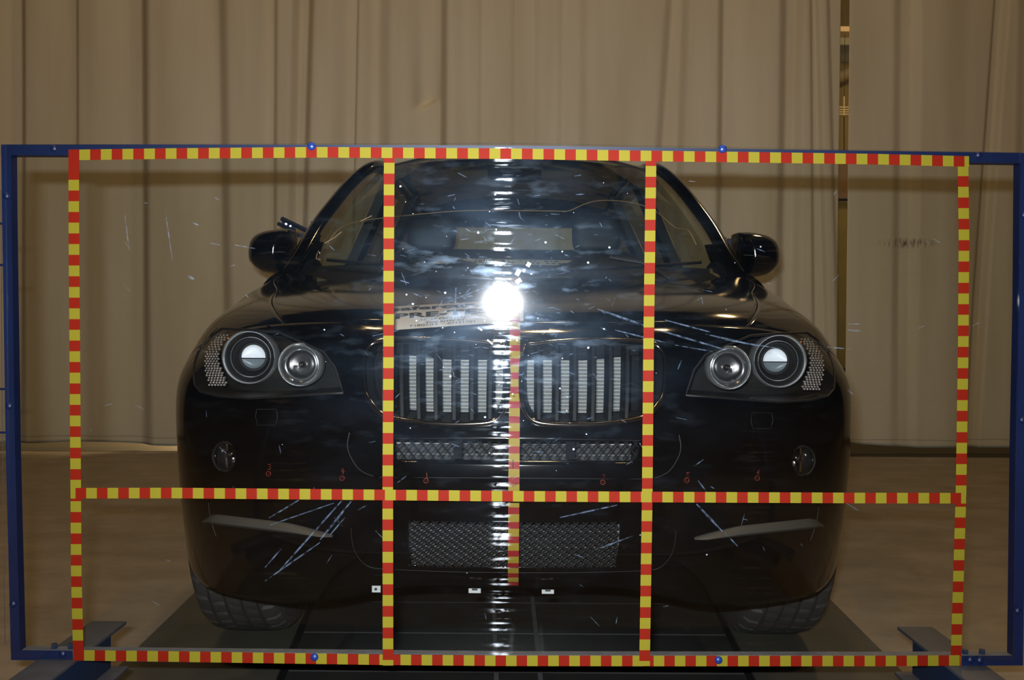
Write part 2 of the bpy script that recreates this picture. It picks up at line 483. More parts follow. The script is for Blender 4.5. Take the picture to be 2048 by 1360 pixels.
FOLDS = [((a - 1024) / F * CY, (b - 1024) / F * CY, h * (-1.9 if a < 900 else 1.25), t) for a, b, h, t in (
    (-420, -380, .06, 0), (-340, -280, -.06, 0), (-240, -210, .06, 0), (-180, -120, -.06, 0), (-90, -60, .05, 0), (-40, 20, -.05, 0),
    (35, 62, .055, 0), (70, 145, -.035, 0), (150, 163, .022, 0), (185, 268, -.045, 0), (276, 312, .080, 0), (335, 430, -.055, 0), (438, 470, .052, .008), (490, 540, -.05, 0),
    (545, 560, .030, 0), (575, 594, -.04, -.008), (604, 626, .052, -.012), (655, 698, -.04, 0), (706, 713, .024, -.008), (720, 745, -.02, 0), (750, 788, .048, 0), (800, 862, -.042, 0),
    (876, 896, .055, 0), (905, 940, -.04, .012), (950, 961, .02, 0), (972, 1010, -.02, 0), (1014, 1027, .020, 0), (1062, 1078, -.022, 0), (1106, 1121, .020, 0), (1150, 1175, -.05, 0),
    (1200, 1280, .035, 0), (1296, 1318, .045, -.03), (1345, 1365, -.055, -.012), (1420, 1438, .060, 0), (1455, 1530, -.05, 0), (1540, 1566, .065, 0), (1578, 1600, -.05, 0),
    (1610, 1622, .035, .01), (1632, 1642, -.035, .02), (1650, 1664, .03, .02),
    (1776, 1800, .032, 0), (1815, 1838, -.034, 0), (1880, 1940, .022, 0), (1962, 1975, .05, -.03), (1985, 1998, -.062, -.03), (2030, 2060, .04, 0),
    (2090, 2140, -.05, 0), (2180, 2210, .05, 0), (2260, 2330, -.05, 0), (2380, 2410, .05, 0))]
FX0, FX1 = (0 - 1024) / F * CY, (1680 - 1024) / F * CY
def fold_sum(x):
    return sum(h * min(1, max(0, (x - a) / (b - a))) for a, b, h, t in FOLDS)
F0, F1 = fold_sum(FX0), fold_sum(FX1)
def curtain_y(x, z):
    y = -(F0 + (F1 - F0) * min(1.3, max(-0.6, (x - FX0) / (FX1 - FX0))))
    damp = 1.0 if z > 1.2 else 0.45 + 0.55 * max(0.0, z) / 1.2
    y *= damp
    for a, b, h, t in FOLDS:
        u = (x + t * (z - 2.0) * 2.0 - a) / (b - a)
        if u >= 1: y += h * damp
        elif u > 0: y += h * damp * u * u * (3 - 2 * u)
    y += 0.022 * math.sin(1.7 * x + 0.5 * z) + 0.008 * math.sin(4.3 * x - 0.8 * z) + 0.0018 * math.sin(13 * x + 1.3 * math.sin(1.9 * z))
    y = 0.15 * math.tanh(y / 0.15)
    # the sagging tuck in the middle of the left curtain
    tx, tz = at(855, 205, CY).x, at(855, 205, CY).z
    y += 0.07 * math.exp(-((x - tx) / 0.09) ** 4) * (1 / (1 + math.exp(max(-60, min(60, -(z - tz - 0.5 * (x - tx)) / 0.010))))) * math.exp(-max(0, z - tz) / 0.35)
    return y

def curtain(name, x_of_edge, xa, xb, hem, matr, label):
    nz = 200
    xs = np.arange(0, 1.00001, 1.0 / max(40, int((xb - xa) / 0.0085)))
    P = []
    for k in range(nz + 1):
        t = k / nz
        row = []
        for u in xs:
            x0 = x_of_edge[0](t) if x_of_edge[0] else xa
            x1 = x_of_edge[1](t) if x_of_edge[1] else xb
            x = x0 + (x1 - x0) * u
            zb = hem(x)
            z = zb + (4.35 - zb) * t
            row.append((x, CY + curtain_y(x, z), z))
        P.append(row)
    m = MB().grid(P)
    o = m.obj(name, matr, smooth=180, label=label, cat='curtain')
    sl = o.modifiers.new('thick', 'SOLIDIFY'); sl.thickness = 0.006; sl.offset = 1
    return o
e_top, e_bot = at(1681, 0, CY), at(1668, 760, CY)
def left_edge(t):
    return e_bot.x + (e_top.x - e_bot.x) * min(1, t * 1.15)
r_top, r_bot = at(1699, 0, CY), at(1688, 800, CY)
def right_edge(t):
    return r_bot.x + (r_top.x - r_bot.x) * min(1, t * 1.2)
def hem_left(x):
    return 0.012 + 0.020 * math.exp(-((x + 3.05) / 0.35) ** 2) + 0.006 * math.sin(3.1 * x)
def hem_right(x):
    return 0.060 - 0.028 * min(1, max(0, (x - 2.45) / 0.5))
curtain('curtain', (None, left_edge), -6.2, 2.4, hem_left, curtain_mat('canvas', 0.012),
        'wide tan canvas curtain hanging in folds behind the dark car, left of the narrow gap')
sc_p = at(1812, 486, CY)
curtain('curtain', (right_edge, None), 2.45, 6.2, hem_right, curtain_mat('canvas_scuffed', 0.035, (sc_p.x, sc_p.z, 0.26, 0.045)),
        'flatter tan canvas curtain right of the narrow gap, with a dark scuff mark')

wb = MB(); wb.box((-8, 12.0, -0.01), (8, 12.2, 6.5))
wb.obj('wall_back', mat('back_wall', (0.34, 0.28, 0.14), 0.8, noise=(1.3, (0.25, 0.21, 0.11), 0.3, 0.7)), kind='structure', smooth=0)
BX = at(1690, 200, 9.0).x
def bgpt(px, py, Y): return at(px, py, Y)
# things glimpsed through the gap
a_, b_ = bgpt(1640, 172, 11.92), bgpt(1740, 128, 11.92)
MB().tube([a_ + (a_ - b_) * 0.6, b_ + (b_ - a_) * 0.6], 0.078, 16).obj('air_duct', mat('duct_metal', (0.45, 0.40, 0.28), 0.5, noise=(5, (0.35, 0.3, 0.2), 0.3, 0.7)),
    label='pale slanting air duct seen high in the gap between the curtains', cat='duct')
p = bgpt(1690, 93, 9.4)
MB().box((p.x - 0.7, 9.35, p.z - 0.16), (p.x + 0.7, 9.45, p.z + 0.16)).obj('wall_panel', mat('grey_green_panel', (0.15, 0.155, 0.115), 0.6),
    label='grey-green panel high up in the gap between the curtains', cat='panel', bevel=0.006)
p = bgpt(1690, 60, 9.2)
bm_ = MB().box((p.x - 0.8, 9.15, p.z - 0.035), (p.x + 0.8, 9.25, p.z + 0.02)); bm_.box((p.x - 0.8, 9.1, p.z - 0.045), (p.x + 0.8, 9.3, p.z - 0.035))
bm_.obj('steel_beam', mat('beam_tan', (0.40, 0.33, 0.2), 0.6), label='tan horizontal steel beam above the grey-green panel, in the gap', cat='beam')
# cable tray: stem and rungs, with a hanging cable
tray = bpy.data.objects.new('cable_tray', None); COL.objects.link(tray); tray.location = bgpt(1688, 215, 9.2)
tray['label'] = 'pale wire cable tray hanging in the gap between the curtains'; tray['category'] = 'tray'
ppm = F / 9.2
wm = mat('tray_wire', (0.62, 0.56, 0.38), 0.5)
MB().tube([(0, 0, -16 / ppm), (0, 0, 22 / ppm)], 0.006, 6).obj('stem', wm, tray)
for k, zz in enumerate((1, -4, -8.5, -13)):
    MB().tube([(-0.25, 0.01, zz / ppm), (0.25, 0.01, zz / ppm)], 0.005, 6).obj('rung', wm, tray)
c0, c1 = bgpt(1688, 232, 9.2), bgpt(1686, 420, 9.2)
MB().tube([(0, 0, 20 / ppm), (0, 0, 155 / ppm)], 0.0022, 6).obj('hanger', M['black_plastic'], tray)
MB().tube([c0 - tray.location, (c0 + c1) / 2 + Vector((0.006, 0, 0)) - tray.location, c1 - tray.location], 0.004, 6).obj('hanging_cable', M['black_plastic'], tray)
p = bgpt(1690, 520, 9.0)
part_ = MB().box((p.x - 0.6, 8.98, -0.012), (p.x + 0.6, 9.02, bgpt(1690, 404, 9.0).z)).obj('partition', mat('olive_board', (0.21, 0.17, 0.05), 0.6, noise=(3, (0.16, 0.13, 0.04), 0.3, 0.7)),
    label='olive yellow board standing behind the gap between the curtains', cat='partition', bevel=0.004)
for py_ in (399, 738):
    p = bgpt(1690, py_, 8.966)
    MB().tube([(p.x - 0.55, 8.966, p.z), (p.x + 0.55, 8.966, p.z)], 0.0125, 10).obj('rail', M['black_plastic'], part_)
p = bgpt(1690, 330, 9.0)
MB().box((p.x - 0.6, 8.99, bgpt(1690, 404, 9.0).z), (p.x + 0.6, 9.01, p.z)).obj('upper_board', mat('brown_board', (0.20, 0.135, 0.085), 0.6), part_, smooth=0)

# ------------------------------------------------------------------ the test track under the car
trk = bpy.data.objects.new('test_track', None); COL.objects.link(trk); trk.location = (0, 0, 0)
trk['label'] = 'dark test track of flat plates and cross boards in the floor under the car'; trk['category'] = 'track'
plate_m = mat('track_plate', (0.060, 0.055, 0.040), 0.6, noise=(6, (0.042, 0.040, 0.030), 0.3, 0.7))
plank_m = mat('track_board', (0.018, 0.018, 0.015), 0.6, noise=(8, (0.011, 0.011, 0.010), 0.3, 0.7))
def strip_plate(name, pa, pb, y0, y1, m, z=0.0):
    """flat plate between two lines on the floor, each given by two floor points"""
    def xat(pq, y):
        a, b = pq
        return a.x + (b.x - a.x) * (y - a.y) / (b.y - a.y)
    q = [(xat(pa, y0), y0), (xat(pb, y0), y0), (xat(pb, y1), y1), (xat(pa, y1), y1)]
    return MB().hexa([(x, y, -0.012) for x, y in q], [(x, y, z) for x, y in q]).obj(name, m, trk, smooth=0)
LO = (on_floor(270, 1300), on_floor(384, 1190)); LI = (on_floor(572, 1310), on_floor(612, 1216))
RO = (on_floor(1762, 1300), on_floor(1652, 1190)); RI = (on_floor(1488, 1310), on_floor(1440, 1216))
strip_plate('track_bed', LO, RO, 0.92, 6.55, M['dark_void'], -0.0085)
strip_plate('plate', LO, LI, 0.9, 6.6, plate_m)
strip_plate('plate', RI, RO, 0.9, 6.6, plate_m)
def inset(pq, dx): return (pq[0] + Vector((dx, 0, 0)), pq[1] + Vector((dx, 0, 0)))
LI2, RI2 = inset(LI, 0.022), inset(RI, -0.022)
y = 0.9
while y < 6.6:
    strip_plate('board', LI2, RI2, y, y + 0.292, plank_m, -0.002 - 0.002 * random.random())
    y += 0.30
for px0, px1 in ((987, 992), (1064, 1079)):
    a, b = on_floor(px1, 1340), on_floor(px0, 1190)
    strip_plate('rail', (a + Vector((-0.006, 0, 0)), b + Vector((-0.006, 0, 0))), (a + Vector((0.006, 0, 0)), b + Vector((0.006, 0, 0))), 0.9, 6.6, mat('rail_steel', (0.16, 0.16, 0.165), 0.4, metal=0.5), 0.004)

# ------------------------------------------------------------------ the clear barrier with striped tape
bar = bpy.data.objects.new('clear_barrier', None); COL.objects.link(bar); bar.location = (0, GY, 0)
bar['label'] = 'clear plastic sheet in a blue steel frame with red and yellow checked tape'
bar['category'] = 'barrier'
def bpart(mb, name, m, parent=None, **kw):
    o = mb.obj(name, m, parent or bar, **kw)
    if parent is None: o.location = (0, -GY, 0)
    return o
def lerp_poly(pts, s, k):
    """pts sorted by coordinate k; returns the other coordinate at s"""
    for a, b in zip(pts, pts[1:]):
        if s <= b[k] or b is pts[-1]:
            u = (s - a[k]) / (b[k] - a[k])
            return a[1 - k] + (b[1 - k] - a[1 - k]) * u
TOP = [(137, 310), (345, 307), (640, 304.5), (1030, 307.5), (1300, 312), (1500, 314.5), (1760, 318.5), (1938, 323)]
MID = [(141, 986.5), (345, 986), (780, 990), (1035, 992.5), (1300, 994), (1720, 996), (1932, 996.5)]
BOT = [(146, 1310.5), (340, 1313), (770, 1319.5), (1000, 1321.5), (1300, 1322), (1760, 1322), (1922, 1321)]
VL = [(147.5, 299), (147.5, 420), (149.5, 700), (151.5, 990), (152.5, 1150), (157, 1321)]
VI = [(778.5, 316), (777.5, 480), (777, 700), (775.5, 980), (776, 1331)]
VJ = [(1302, 322), (1299, 560), (1297, 700), (1294.5, 990), (1289, 1332)]
VR = [(1926, 316), (1928, 480), (1926.5, 700), (1922, 990), (1911.5, 1331)]
def tape(pts, horiz, s0, edges, s1, first_red, off):
    """edges: (start of first period, end, number of periods)"""
    k = 0 if horiz else 1
    a, b, n = edges
    cuts = [s0]
    s = a; half = (b - a) / (2 * n)
    j = 0
    while s < s1 - 1:
        if s > s0 + 0.5: cuts.append(s)
        j += 1; s = a + half * j
    cuts.append(s1)
    mb = MB()
    red = first_red
    for c0, c1 in zip(cuts, cuts[1:]):
        q = []
        for s, sg in ((c0, -1), (c1, -1), (c1, 1), (c0, 1)):
            w = 10.6 * sg
            o = lerp_poly(pts, s, k)
            q.append((s, o + w) if horiz else (o + w, s))
        front = [gp(x, y_, -off) for x, y_ in q]
        back = [p + Vector((0, 0.0002, 0)) for p in front]
        mb.hexa(back, front, 0 if red else 1)
        red = not red
    return bpart(mb, 'checked_tape', [M['red'], M['yellow']], smooth=0)
tape(TOP, True, 137, (137, 1821, 39), 1938, True, 0.0010)
tape(VL, False, 299, (359.6, 1174, 19), 1321, True, 0.0007).name = 'checked_tape'
tape(BOT, True, 146.5, (147, 1877, 41), 1921.5, True, 0.0010)
tape(VI, False, 316, (325.5, 1320, 23), 1331, True, 0.0014)
tape(VJ, False, 322, (332, 1322, 23), 1332, True, 0.0014)
tape(VR, False, 317, (352.3, 1291, 22), 1331, False, 0.0007)
tape(MID, True, 141, (151, 1901, 41), 1932, False, 0.0018)
# sheet
q = [(10, 289), (1024, 286), (2042, 305), (2030, 1322), (1024, 1330), (20, 1318)]
fr_ = [gp(x, y_) for x, y_ in q]
mb = MB()
mb.add(fr_, [(5, 4, 3, 2, 1, 0)], 0)
bk_ = [p + Vector((0, 0.004, 0)) for p in fr_]
mb.add(bk_, [(0, 1, 2, 3, 4, 5)], 1)
mb.add(fr_ + bk_, [(i, (i + 1) % 6, 6 + (i + 1) % 6, 6 + i) for i in range(6)], 1)
bpart(mb, 'clear_sheet', [M['sheet'], M['sheet_edge']], smooth=0)
# frame tubes
def ftube(name, quads):
    """quads: stations of (outer px, inner px) along the tube"""
    mb = MB()
    y0, y1 = GY + 0.0045, GY + 0.0265
    P = []
    for o, i in quads:
        a, b = gp(*o, y0 - GY), gp(*i, y0 - GY)
        P.append([a, b, b + Vector((0, y1 - y0, 0)), a + Vector((0, y1 - y0, 0))])
    mb.grid(P, closed_u=True)
    n = len(P) * 4
    mb.f.append((0, 1, 2, 3)); mb.f.append((n - 1, n - 2, n - 3, n - 4)); mb.mi += [0, 0]
    return bpart(mb, name, M['blue'], fix=True, smooth=30)
ftube('frame_tube', [((2, 289), (2, 310.5)), ((345, 289), (345, 311)), ((640, 289.5), (640, 311)), ((1030, 291), (1030, 313)), ((1500, 298), (1500, 320)), ((2061, 306), (2061, 327))])
ftube('frame_tube', [((22, 1300.5), (22, 1320)), ((345, 1304), (345, 1324)), ((1030, 1311), (1030, 1332)), ((1760, 1312), (1760, 1332)), ((2046, 1311), (2046, 1331))])
ftube('frame_tube', [((2.3, 310.5), (22.2, 310.5)), ((4, 430), (23, 430)), ((11.5, 900), (30, 900)), ((21.5, 1300.4), (40, 1300.4))])
ftube('frame_tube', [((2060.8, 327), (2039, 327)), ((2058, 600), (2037, 600)), ((2053, 900), (2031, 900)), ((2046, 1311), (2026, 1311))])
# lit top of the lower tube, its brightness put in as a grey strip
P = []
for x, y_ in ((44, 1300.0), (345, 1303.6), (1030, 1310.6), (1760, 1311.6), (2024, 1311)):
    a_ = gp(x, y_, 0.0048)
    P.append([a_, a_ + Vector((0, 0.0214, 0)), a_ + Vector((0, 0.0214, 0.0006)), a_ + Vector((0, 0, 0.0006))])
bpart(MB().grid(P, closed_u=True), 'lit_tube_top', mat('lit_top_grey', (0.16, 0.16, 0.17), 0.6, noise=(30, (0.10, 0.10, 0.11), 0.3, 0.7)), smooth=0)
# bolts
def bolt(px, py, r, m='blue_bolt', off=0.0):
    c = gp(px, py, -off)
    rr = r / F * GY
    prof = [(rr * 1.0, 0.0), (rr * 0.98, -rr * 0.22), (rr * 0.8, -rr * 0.5), (rr * 0.45, -rr * 0.68), (0.0001, -rr * 0.74)]
    return bpart(MB().lathe(prof, 'Y', c, 20), 'bolt', M[m], smooth=60)
for x, y_ in ((623, 292.5), (1445, 298)): bolt(x, y_, 8.5, off=0.001)
for x, y_ in ((629, 1314), (1437, 1320)): bolt(x, y_, 8, off=0.0012)
for x, y_ in ((108, 297), (1957, 310), (13, 392), (18, 812), (26, 1208), (125, 1308), (1941, 1320), (1960, 1321), (2036, 1222), (2045, 840), (2049, 430)): bolt(x, y_, 7, 'blue')
# small rods at the left edge, and the wire they carry
for y_ in (447, 530, 778, 865):
    bpart(MB().tube([gp(-30, y_, 0.015), gp(6 + (y_ - 430) * 0.016, y_, 0.015)], 0.0022, 8), 'hinge_rod', M['blue'])
bpart(MB().tube([gp(2, 380, 0.05), gp(5, 900, 0.05), gp(10, 1290, 0.05)], 0.0006, 6), 'hanging_wire', M['trim_grey'])
# scratches and chips of the worn plastic
def scr(mb, x0, y0, x1, y1, w, off=0.00025):
    a, b = Vector((x0, y0)), Vector((x1, y1))
    d = (b - a); L_ = d.length
    n = Vector((-d.y, d.x)) / L_
    N = max(2, int(L_ / 14))
    for i in range(N):
        t0, t1 = i / N, (i + 1) / N
        w0 = w * (0.35 + 0.65 * math.sin(PI * (0.08 + 0.84 * t0))) * 0.5
        w1 = w * (0.35 + 0.65 * math.sin(PI * (0.08 + 0.84 * t1))) * 0.5
        p, r = a + d * t0, a + d * t1
        q = [p - n * w0, r - n * w1, r + n * w1, p + n * w0]
        mb.add([gp(c.x, c.y, -off) for c in q], [(0, 1, 2, 3)])
R = random.Random(11)
mb = MB()
for s in ((702, 1003, 640, 1080, 6), (684, 1001, 560, 1140, 5), (668, 1006, 540, 1050, 3), (640, 1085, 530, 1162, 4), (562, 1098, 530, 1135, 4), (598, 1000, 538, 1036, 4),
          (660, 1070, 690, 1035, 4), (1396, 961, 1412, 982, 4), (1393, 1008, 1445, 1063, 6), (1450, 1066, 1475, 1092, 4), (1195, 618, 1300, 655, 6), (1300, 655, 1452, 700, 5),
          (1230, 660, 1330, 685, 4), (1410, 668, 1515, 692, 5), (1350, 690, 1425, 703, 3), (1450, 680, 1560, 697, 3), (1330, 640, 1420, 664, 4),
          (890, 605, 1010, 560, 3), (912, 575, 910, 622, 4), (820, 655, 930, 605, 3), (745, 672, 800, 660, 3), (1120, 1035, 1235, 1010, 4), (1190, 1100, 1265, 1072, 4),
          (430, 395, 438, 400, 4), (385, 445, 398, 451, 4), (420, 486, 440, 490, 4), (470, 490, 510, 497, 3), (376, 552, 388, 558, 8), (330, 420, 345, 520, 3), (250, 430, 258, 500, 3),
          (1654, 694, 1700, 698, 3), (1696, 660, 1722, 662, 5), (1697, 648, 1720, 648, 3), (1945, 652, 1958, 645, 4), (1694, 1007, 1718, 1022, 2)):
    scr(mb, *s[:4], s[4] * 0.72)
def cloud_point(sx, sy):
    while True:
        x, y_ = R.gauss(1010, sx), R.gauss(610, sy)
        if 300 < x < 1750 and 325 < y_ < 1300: return x, y_
for i in range(190):
    x, y_ = cloud_point(115, 140)
    L_ = R.uniform(4, 20); a = R.gauss(0, 0.35) if R.random() < 0.7 else R.uniform(-1.4, 1.4)
    scr(mb, x, y_, x + L_ * math.cos(a), y_ + L_ * math.sin(a), R.uniform(0.8, 2.4))
for i in range(70):
    x, y_ = R.uniform(180, 1890), R.uniform(340, 1290)
    L_ = R.uniform(6, 26); a = R.gauss(0.3, 0.8)
    scr(mb, x, y_, x + L_ * math.cos(a), y_ + L_ * math.sin(a), R.uniform(0.8, 2.2))
bpart(mb, 'scratches', M['scratch'], smooth=0, kind='stuff')
mb = MB()
for i in range(75):
    x, y_ = cloud_point(190, 230)
    r = R.choice((0.8, 1.0, 1.3, 1.8, 2.4)); n = 6
    mb.add([gp(x + r * math.cos(2 * PI * j / n), y_ + r * R.uniform(0.7, 1.2) * math.sin(2 * PI * j / n), -0.0003) for j in range(n)], [tuple(range(n))])
# larger scuffed flakes near the middle
for x, y_, w, h, a in ((1036, 545, 9, 13, 0.5), (1037, 562, 12, 9, -0.6), (1019, 575, 6, 14, 0.4), (1057, 529, 8, 9, 0.5), (1048, 541, 5, 6, 0.5), (1037, 592, 9, 3, 0.4), (980, 684, 14, 3, 0.7), (960, 658, 10, 3, 0.6), (1013, 707, 12, 3, -0.2), (1034, 681, 3, 3, 0)):
    ca, sa = math.cos(a), math.sin(a)
    mb.add([gp(x + (u * w * ca - v * h * sa) * 0.5, y_ + (u * w * sa + v * h * ca) * 0.5, -0.0003) for u, v in ((-1, -1), (1, -1), (1, 1), (-1, 1))], [(0, 1, 2, 3)])
bpart(mb, 'chips', M['chip'], smooth=0, kind='stuff')
# feet: beams lying front to back under the frame
FZ = 0.238
for sg, xi, xo in ((-1, -0.852, -0.929), (1, 0.860, 0.938)):
    xi_, xo_ = min(xi, xo), max(xi, xo)
    xw = xi - sg * -0.006 if False else xi
    wa, wb_ = sorted((xi + sg * 0.004, xi + sg * 0.062))
    foot = bpart(MB().box((wa, 1.32, FZ - 0.078), (wb_, 1.975, FZ - 0.007)), 'foot', M['blue_dark'], bevel=0.002)
    def sub(mb, name, m):
        o = mb.obj(name, m, foot, bevel=0.0015); return o
    sub(MB().box((xi_, 1.30, FZ - 0.007), (xo_, 2.045, FZ)), 'top_flange', M['flange'])
    fa, fb = sorted((xi - sg * 0.030, xi + sg * 0.075))
    sub(MB().box((fa, 1.30, FZ - 0.085), (fb, 1.985, FZ - 0.078)), 'bottom_flange', M['flange'])
    sub(MB().box((wa + 0.004, 1.36, 0.0015), (wb_ - 0.004, 1.72, FZ - 0.085)), 'post', M['blue_dark'])
for x, y_ in ((109, 1293), (142, 1293), (1930, 1305), (1964, 1304)):
    c = gp(x, y_ + 2, 0.015)
    bpart(MB().lathe([(0.0001, 0.008), (0.0055, 0.008), (0.0065, 0.005), (0.0065, -0.006), (0.0001, -0.006)], 'Z', c, 6), 'nut', M['blue_dark'], smooth=0)

# ------------------------------------------------------------------ the car
car = bpy.data.objects.new('car', None); COL.objects.link(car)
NOSE = 1.90
CARX = 0.006
car.location = (CARX, NOSE, 0)
car['label'] = 'glossy black sport utility car facing the viewer, with a paper label on its bonnet'
car['category'] = 'car'

# control net of the front: rows run from the bumper's lower edge up over the bonnet, columns from the middle out to the wheel arch
NET = [
 [(0,.090,.333),(.22,.100,.333),(.42,.130,.287),(.60,.190,.277),(.71,.265,.280),(.778,.360,.300),(.815,.432,.328)],
 [(0,.030,.41),(.22,.040,.41),(.42,.080,.40),(.60,.150,.40),(.72,.240,.405),(.790,.345,.41),(.824,.433,.42)],
 [(0,.010,.50),(.22,.021,.50),(.42,.062,.50),(.60,.134,.50),(.725,.230,.50),(.800,.345,.50),(.836,.45,.50)],
 [(0,.006,.62),(.22,.016,.62),(.42,.058,.62),(.60,.138,.62),(.730,.245,.615),(.815,.370,.61),(.860,.497,.60)],
 [(0,.050,.78),(.22,.060,.78),(.42,.105,.785),(.60,.190,.785),(.74,.305,.775),(.838,.440,.745),(.890,.572,.69)],
 [(0,.125,.905),(.22,.135,.908),(.42,.190,.908),(.60,.290,.897),(.735,.420,.868),(.842,.550,.822),(.912,.660,.755)],
 [(0,.300,.958),(.22,.305,.961),(.42,.340,.961),(.60,.430,.950),(.75,.550,.925),(.860,.700,.875),(.932,.860,.800)],
 [(0,.550,1.003),(.22,.550,1.006),(.42,.580,1.003),(.60,.650,.990),(.762,.780,.975),(.885,.930,.908),(.938,1.05,.810)],
 [(0,.850,1.040),(.22,.850,1.043),(.42,.870,1.036),(.60,.920,1.020),(.79,1.00,1.010),(.900,1.12,.930),(.940,1.20,.820)],
 [(0,1.10,1.060),(.22,1.10,1.063),(.42,1.10,1.046),(.60,1.14,1.035),(.80,1.20,1.043),(.908,1.30,.950),(.942,1.38,.830)],
 [(0,1.33,1.070),(.22,1.32,1.072),(.42,1.28,1.044),(.60,1.32,1.045),(.812,1.42,1.080),(.915,1.50,.970),(.944,1.56,.840)],
]
def full_row(r):
    return [(-x, y, z) for x, y, z in r[:0:-1]] + list(r)
NETF = np.array([full_row(r) for r in NET])
NETF[:, :, 0] *= 1 + 0.013 * np.minimum(1, np.abs(NETF[:, :, 0]) / 0.75) ** 2
#            # (11, 13, 3); column 6 is the middle
def surf(vs, us_of_v):
    """rows at parameters vs (0..10); us_of_v(v) lists the column parameters (-6..6)"""
    cols = np.stack([spl(NETF[:, c], vs) for c in range(13)], axis=1)
    return [[tuple(p) for p in spl(cols[i], [u + 6 for u in us_of_v(v)])] for i, v in enumerate(vs)]
V_SPLIT = 4.97
def seam(v):                                           # bonnet-to-wing gap
    return 2.55 + (4.02 - 2.55) * min(1, ((v - V_SPLIT) / 4.2)) ** 0.8
LN = lambda a, b, n: [a + (b - a) * i / n for i in range(n + 1)]
full = surf(LN(0, 10, 110), lambda v: LN(-6, 6, 120))
BV = BVHTree.FromPolygons([Vector(p) for r in full for p in r],
    [(r * 121 + c, r * 121 + c + 1, (r + 1) * 121 + c + 1, (r + 1) * 121 + c) for r in range(110) for c in range(120)])
def hit(hx, py):
    """point and normal of the front surface seen hx pixels off the car's middle, row py"""
    o = Vector((0, -NOSE, H))
    d = Vector((hx / F, 1, -(py - HZ) / F)).normalized()
    p, n, i, t = BV.ray_cast(o, d)
    if p is None:
        p, n, i, t = BV.find_nearest(o + d * 2.35)
    if n.y > 0 and n.z < 0.5: n = -n
    return p, n

bumper = MB().grid(surf(LN(0, V_SPLIT, 66), lambda v: LN(-6, 6, 144)))
bonnet = MB().grid(surf(LN(V_SPLIT + 0.02, 10, 80), lambda v: LN(-seam(v), seam(v), 110)))
wings = {s: MB().grid(surf(LN(V_SPLIT + 0.02, 10, 80), (lambda v: LN(seam(v) + 0.016, 6, 44)) if s > 0 else (lambda v: LN(-6, -seam(v) - 0.016, 44)))) for s in (-1, 1)}

def bm_of(mb):
    me = bpy.data.meshes.new('t'); me.from_pydata(mb.v, [], mb.f); bm = bmesh.new(); bm.from_mesh(me); bpy.data.meshes.remove(me); bm.normal_update(); return bm
PANELS = {'bumper': bm_of(bumper), 'bonnet': bm_of(bonnet), 'wl': bm_of(wings[-1]), 'wr': bm_of(wings[1])}
def cut(bm, poly, take=None, test=None):
    """cut a convex opening (polygon in x,z, seen from the front) out of a panel; the cut piece goes to take"""
    area = sum(a[0] * b[1] - b[0] * a[1] for a, b in zip(poly, poly[1:] + poly[:1]))
    if area < 0: poly = poly[::-1]
    xs, zs = [p[0] for p in poly], [p[1] for p in poly]
    m_ = 0.06
    faces = [f for f in bm.faces if f.calc_center_median().y < 0.95 and min(xs) - m_ < f.calc_center_median().x < max(xs) + m_ and min(zs) - m_ < f.calc_center_median().z < max(zs) + m_]
    for a, b in zip(poly, poly[1:] + poly[:1]):
        if not faces: return
        no = Vector((b[1] - a[1], 0, -(b[0] - a[0]))).normalized()       # outward for counter-clockwise
        co = Vector((a[0], 0, a[1]))
        geom = list({e for f in faces for e in f.edges}) + list({v for f in faces for v in f.verts}) + faces
        res = bmesh.ops.bisect_plane(bm, geom=geom, dist=1e-7, plane_co=co, plane_no=no)
        cand = {g for g in res['geom'] if isinstance(g, bmesh.types.BMFace)} | {f for f in faces if f.is_valid}
        faces = [f for f in cand if (f.calc_center_median() - co).dot(no) < 0]
    if take is not None:
        idx = {}
        for f in faces:
            ids = []
            for v in f.verts:
                if v not in idx:
                    idx[v] = len(take.v); take.v.append(tuple(v.co))
                ids.append(idx[v])
            take.f.append(tuple(ids)); take.mi.append(0)
    bmesh.ops.delete(bm, geom=faces, context='FACES')

def sym_poly(pts):
    """[(hx, py)] -> polygon in car (x, z) on the right-hand side of the picture"""
    out = []
    for hx, py in pts:
        p, n = hit(hx, py); out.append((p.x, p.z))
    return out
def mir(poly): return [(-x, z) for x, z in poly]

LAMP = [(585, 661), (531, 663), (471, 668), (420, 690), (382, 707), (359, 738), (343, 788), (450, 794), (531, 801), (590, 797), (628, 788), (640, 774), (641, 739), (628, 700), (604, 674)]
lamp_poly = sym_poly(LAMP)
# keep the outline convex
def hull(pts):
    pts = sorted(set(pts))
    def half(seq):
        h = []
        for p in seq:
            while len(h) >= 2 and (h[-1][0] - h[-2][0]) * (p[1] - h[-2][1]) - (h[-1][1] - h[-2][1]) * (p[0] - h[-2][0]) <= 0: h.pop()
            h.append(p)
        return h
    a, b = half(pts), half(pts[::-1])
    return a[:-1] + b[:-1]
lamp_poly = hull(lamp_poly)
RING = [(20, 698), (14, 739), (14, 781), (18, 813), (34, 839), (64, 848), (108, 850), (161, 849), (205, 844), (250, 836), (274, 823), (292, 799), (299, 772), (301, 737), (299, 716), (292, 700), (276, 688), (232, 681), (161, 680), (91, 684), (56, 688), (34, 691)]
ring_pts = [hit(*p) for p in RING]
kid_poly = hull([(p.x, p.z) for p, n in ring_pts])
fogc, fogn = hit(579, 919)
FR = 0.0315
fog_poly = [(fogc.x + 0.92 * FR * math.cos(2 * PI * i / 24), fogc.z + FR * 1.04 * math.sin(2 * PI * i / 24)) for i in range(24)]
slot_poly = sym_poly([(-248, 881), (248, 881), (252, 890), (246, 916), (238, 920), (-238, 920), (-246, 916), (-252, 890)])
low_poly = sym_poly([(-213, 1043), (213, 1043), (212, 1090), (204, 1134), (-204, 1134), (-212, 1090)])
